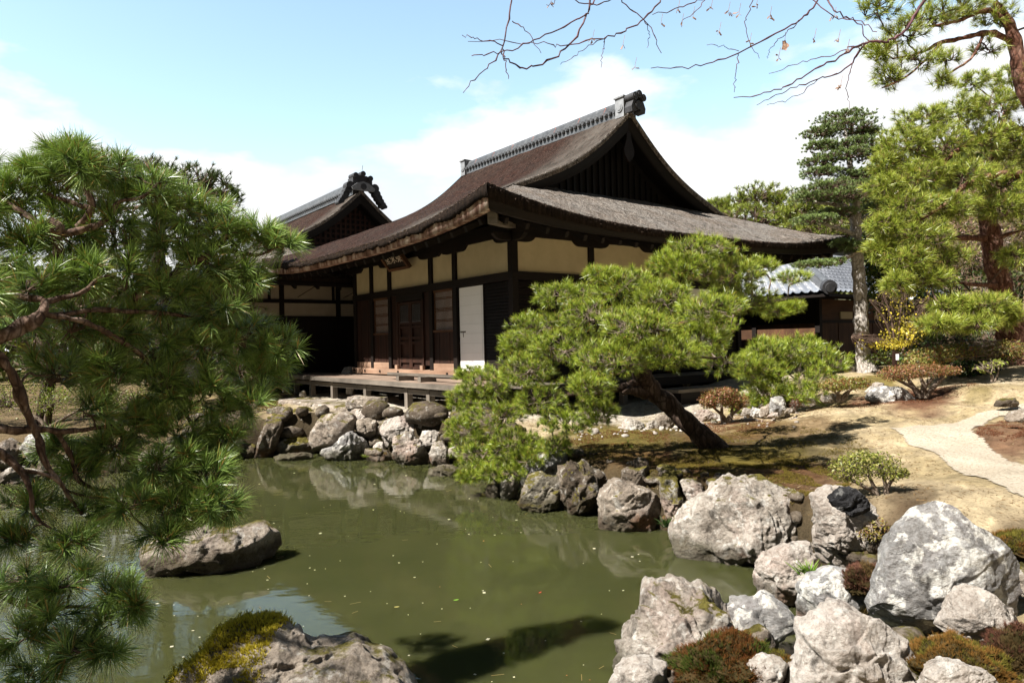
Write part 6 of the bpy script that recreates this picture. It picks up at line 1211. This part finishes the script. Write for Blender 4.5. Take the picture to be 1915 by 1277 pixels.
br = [([(1150, -110, 3.4), (1112, 0, 3.3), (1085, 32, 3.3), (1010, 72, 3.25), (940, 97, 3.2), (882, 105, 3.2)], 3.4, 1.6), ([(1120, -100, 3.4), (1096, 30, 3.3), (1050, 98, 3.3), (992, 126, 3.25), (950, 113, 3.2), (938, 97, 3.2)], 4.0, 2.2), ([(960, -70, 3.4), (957, 0, 3.4), (940, 88, 3.4), (905, 132, 3.35), (866, 174, 3.3)], 4, 1.4), ([(940, 92, 3.4), (945, 120, 3.4), (951, 148, 3.4)], 2.4, 1.4),
      ([(864, 66, 3.3), (900, 74, 3.3), (941, 85, 3.35)], 1.2, 2.2), ([(958, 40, 3.4), (985, 60, 3.4), (1012, 100, 3.4)], 2, 1), ([(1260, -110, 3.4), (1232, 0, 3.4), (1180, 52, 3.35), (1130, 70, 3.3), (1050, 86, 3.3), (1005, 80, 3.3), (875, 78, 3.3)], 3.6, 1), ([(1135, 68, 3.3), (1090, 95, 3.3), (1048, 121, 3.3)], 1.6, .9), ([(1131, 70, 3.3), (1128, 95, 3.3), (1124, 127, 3.3)], 1.6, 1.0),
      ([(1150, -60, 3.5), (1166, 2, 3.5), (1212, 48, 3.5), (1237, 100, 3.5)], 2.6, 1.3), ([(1205, 40, 3.5), (1214, 62, 3.5), (1210, 90, 3.5)], 1.6, 1), ([(1590, -120, 3.4), (1530, 2, 3.35), (1478, 48, 3.3), (1380, 99, 3.25), (1300, 125, 3.2), (1217, 128, 3.2)], 4, 1.3), ([(1380, 99, 3.25), (1376, 135, 3.25), (1373, 173, 3.25)], 1.7, 1.0), ([(1382, 96, 3.25), (1350, 88, 3.25), (1322, 84, 3.25)], 1.2, .8),
      ([(1820, -100, 3.3), (1730, 0, 3.2), (1690, 58, 3.15), (1660, 78, 3.1), (1620, 80, 3.1), (1560, 110, 3.05), (1500, 146, 3.0), (1440, 172, 3.0), (1372, 183, 3.0)], 6, 1.3), ([(1620, 80, 3.1), (1580, 130, 3.1), (1530, 148, 3.1), (1470, 170, 3.1), (1415, 197, 3.1)], 3.2, 1), ([(1612, 85, 3.1), (1560, 100, 3.15), (1500, 118, 3.2), (1438, 138, 3.2)], 2, .9), ([(1608, 84, 3.1), (1595, 120, 3.1), (1583, 160, 3.1), (1590, 205, 3.1)], 2.2, .9), ([(1530, 148, 3.1), (1480, 185, 3.1), (1434, 197, 3.1)], 1.5, .8),
      ([(1625, 78, 3.1), (1600, 40, 3.1), (1560, 20, 3.1), (1530, -30, 3.2)], 1.5, 3), ([(1500, 36, 3.3), (1462, 70, 3.3), (1440, 95, 3.3), (1435, 110, 3.3)], 1.6, .9), ([(1340, -10, 3.35), (1280, 12, 3.3), (1220, 28, 3.3)], 2.5, 1.2), ([(1430, -40, 3.3), (1400, 20, 3.3), (1395, 60, 3.3), (1420, 110, 3.3)], 2, .9), ([(1330, -40, 3.3), (1310, 12, 3.3), (1275, 40, 3.3)], 2, 1), ([(1480, -40, 3.3), (1560, 30, 3.2), (1600, 38, 3.15), (1640, 60, 3.1)], 2, 1.4), ([(1080, -60, 3.4), (1040, 3, 3.4), (1022, 10, 3.4)], 2, .9), ([(1005, -50, 3.4), (1095, 8, 3.4), (1150, -5, 3.4), (1190, -40, 3.4)], 2, 2)]
ends = []
for pts, a, b2 in br:
    p, rr = mpath(pts, a * 3.3 / F * .5, b2 * 3.3 / F * .5); V, Q = tubes([(p - org, rr)], 6); nmesh('branch', V, Q, M['maple_twig'], mroot, True); ends.append(p[-1])
seeds_px = [(1165, 84, 3.3), (1187, 126, 3.3), (1275, 44, 3.3), (1296, 30, 3.3), (1382, 24, 3.3), (1402, 80, 3.25), (1523, 72, 3.2), (1560, 32, 3.2), (1030, 6, 3.4), (1330, 14, 3.3), (1362, 22, 3.3), (1585, 92, 3.1), (1568, 74, 3.1), (1440, 30, 3.3), (1268, 18, 3.3), (1108, 74, 3.3), (1415, 8, 3.3), (1345, 60, 3.3), (1236, 44, 3.5), (1572, 160, 3.1), (1456, 108, 3.2)]
M['seed'] = mat('dry_seed_wing', [(.3, (.14, .07, .05)), (.7, (.42, .28, .20))], 30, rough=.7)
for i, (px, py, D) in enumerate(seeds_px):
    c = P(px, py, D); mb = MB(); s_ = D / F; tpz = c + np.array((.01, 0, 14 * s_ + .01))
    mb.bar(tpz, c, .0016, .0016)
    for k in range(int(mr.integers(3, 6))):
        a_ = mr.uniform(0, 6.28); dn = unit(np.array((math.cos(a_) * .8, math.sin(a_) * .8, -mr.uniform(.1, 1.2)))); sd_ = unit(np.cross(dn, mr.normal(size=3))); o_ = c + mr.normal(0, .004, 3); Lw = mr.uniform(.017, .026); th = np.cross(dn, sd_) * .0006
        up_ = [o_, o_ + dn * Lw * .4 + sd_ * .004, o_ + dn * Lw * .85 + sd_ * .006, o_ + dn * Lw, o_ + dn * Lw * .6 - sd_ * .002]
        mb.add([u - th for u in up_] + [u + th for u in up_], [(4, 3, 2, 1, 0), (5, 6, 7, 8, 9)] + [(j, (j + 1) % 5, 5 + (j + 1) % 5, 5 + j) for j in range(5)])
    for v in range(len(mb.v)): mb.v[v] = tuple(np.array(mb.v[v]) - org)
    mb.build('seed_cluster', M['seed'], mroot)
c = P(1468, 85, 3.3); mb = MB(); t = np.linspace(0, 2 * np.pi, 16, endpoint=False); ring = [c - org + np.array((math.cos(q) * .016 * (1 + .3 * math.cos(3 * q)), .006 * math.sin(2 * q), math.sin(q) * .024 * (1 + .2 * math.cos(5 * q)))) for q in t]
mb.add(ring + [u + np.array((0, .002, 0)) for u in ring], [tuple(range(16)), tuple(range(16, 32))[::-1]] + [(i, 16 + i, 16 + (i + 1) % 16, (i + 1) % 16) for i in range(16)]); mb.bar(c - org + np.array((0, 0, .022)), c - org + np.array((.004, 0, .06)), .0016, .0016); mb.build('withered_leaf', M['seed'], mroot)

# gravel along the borders and at the foot of the banks
def pebbles(name, label, spots, size, seed, m):
    r = np.random.default_rng(seed); Vd, Fi = ico(2); Vs, Fs = [], []
    for k, (x, y) in enumerate(spots):
        s_ = size * r.uniform(.5, 1.5) * (1 + 1.2 * (r.random() < .1)); R = s_ * r.uniform(.6, 1.2, 3) * (1, 1, .7); a_ = r.uniform(0, 6.3); v = Vd * R * (1 + .25 * noise3(Vd * 1.7 + k * 3.1))[:, None]
        v = np.stack([v[:, 0] * math.cos(a_) - v[:, 1] * math.sin(a_), v[:, 0] * math.sin(a_) + v[:, 1] * math.cos(a_), v[:, 2]], 1); Vs.append(v + (x, y, gz(x, y) + R[2] * .35)); Fs.append(Fi + k * len(Vd))
    tag(nmesh(name, np.vstack(Vs), np.vstack(Fs), m, None, True), label, 'gravel', None, 'stuff')
sp = []
for k in range(150):
    t = r_.random(); px = 1075 + 420 * t; py = 812 - 34 * t + r_.normal(0, 7); q = onground(px, py, 6); sp.append(q[:2])
for k in range(260): q = onground(r_.uniform(560, 860), 778 + r_.uniform(-2, 22), 6); sp.append(q[:2])
pebbles('gravel', 'small pale pebbles along the stone border and the paving edge', sp, .022, 401, M['rock_white'])
sp = []
n_ = len(pond)
for k in range(700):
    i = r_.integers(1, 20); a_, b2 = pond[i], pond[i + 1]; t = r_.random(); d_ = (b2 - a_) / np.linalg.norm(b2 - a_); nn_ = np.array((-d_[1], d_[0])); q = a_ + (b2 - a_) * t
    if poly_sd(q[:1] + nn_[0] * .3, q[1:] + nn_[1] * .3, pond)[0] < 0: nn_ = -nn_
    sp.append(q + nn_ * r_.uniform(.15, .95))
sp2 = []
for k in range(120):
    i = r_.integers(3, 7); a_, b2 = pond[i], pond[i + 1]; t = r_.random(); d_ = (b2 - a_) / np.linalg.norm(b2 - a_); nn_ = np.array((-d_[1], d_[0])); q = a_ + (b2 - a_) * t
    if poly_sd(q[:1] + nn_[0] * .3, q[1:] + nn_[1] * .3, pond)[0] < 0: nn_ = -nn_
    sp2.append(q + nn_ * r_.uniform(.45, .98))
pebbles('rubble', 'rough grey rubble filling the bank face below the paving', sp2, .15, 403, M['rock_dark'])
pebbles('rubble', 'dark earthy rubble packed between the boulders of the pond bank', sp, .06, 402, M['rock_dark'])

# ------------------------------------------------------------------ wooded hill far behind
def far_wood(name, label, n, xr, yr, base_f, seed):
    r = np.random.default_rng(seed); x = r.uniform(*xr, n); y = r.uniform(*yr, n); z = ground_z(x, y, False) + base_f(x, y); V_, C_ = [], []
    cen = np.stack([x, y, z], 1); rad = r.uniform(1.6, 3.2, n); k = 60
    d = unit(r.normal(size=(n, k, 3)) + (0, 0, .3)); p = cen[:, None] + d * rad[:, None, None] * r.uniform(.6, 1.05, (n, k, 1)); nr = d
    tone = np.array([(.06, .085, .018), (.09, .11, .02), (.045, .065, .018), (.13, .13, .03)])[r.integers(0, 4, n)]
    o = leaves(name, p.reshape(-1, 3), nr.reshape(-1, 3), .75, [(1, 1, 1)], None, r, aspect=.7); cc = np.repeat(np.repeat(tone, k, 0) * (1 + r.normal(0, .2, (n * k, 1))), 4, 0)
    c4 = np.ones((len(cc), 4), np.float32); c4[:, :3] = np.clip(cc, .005, 1); o.data.color_attributes['Col'].data.foreach_set('color', c4.ravel()); tag(o, label, 'woodland', None, 'stuff'); return o
far_wood('forest', 'distant wooded hillside rising behind the garden on the right', 900, (12, 70), (38, 75), lambda x, y: 1.5 + 2.5 * sstep(14, 40, x) * sstep(38, 60, y) + r_.uniform(0, 2, len(x)), 300)
far_wood('forest', 'low belt of trees far behind the halls on the left', 420, (-70, -18), (28, 60), lambda x, y: 1.5 + r_.uniform(0, 3, len(x)), 301)
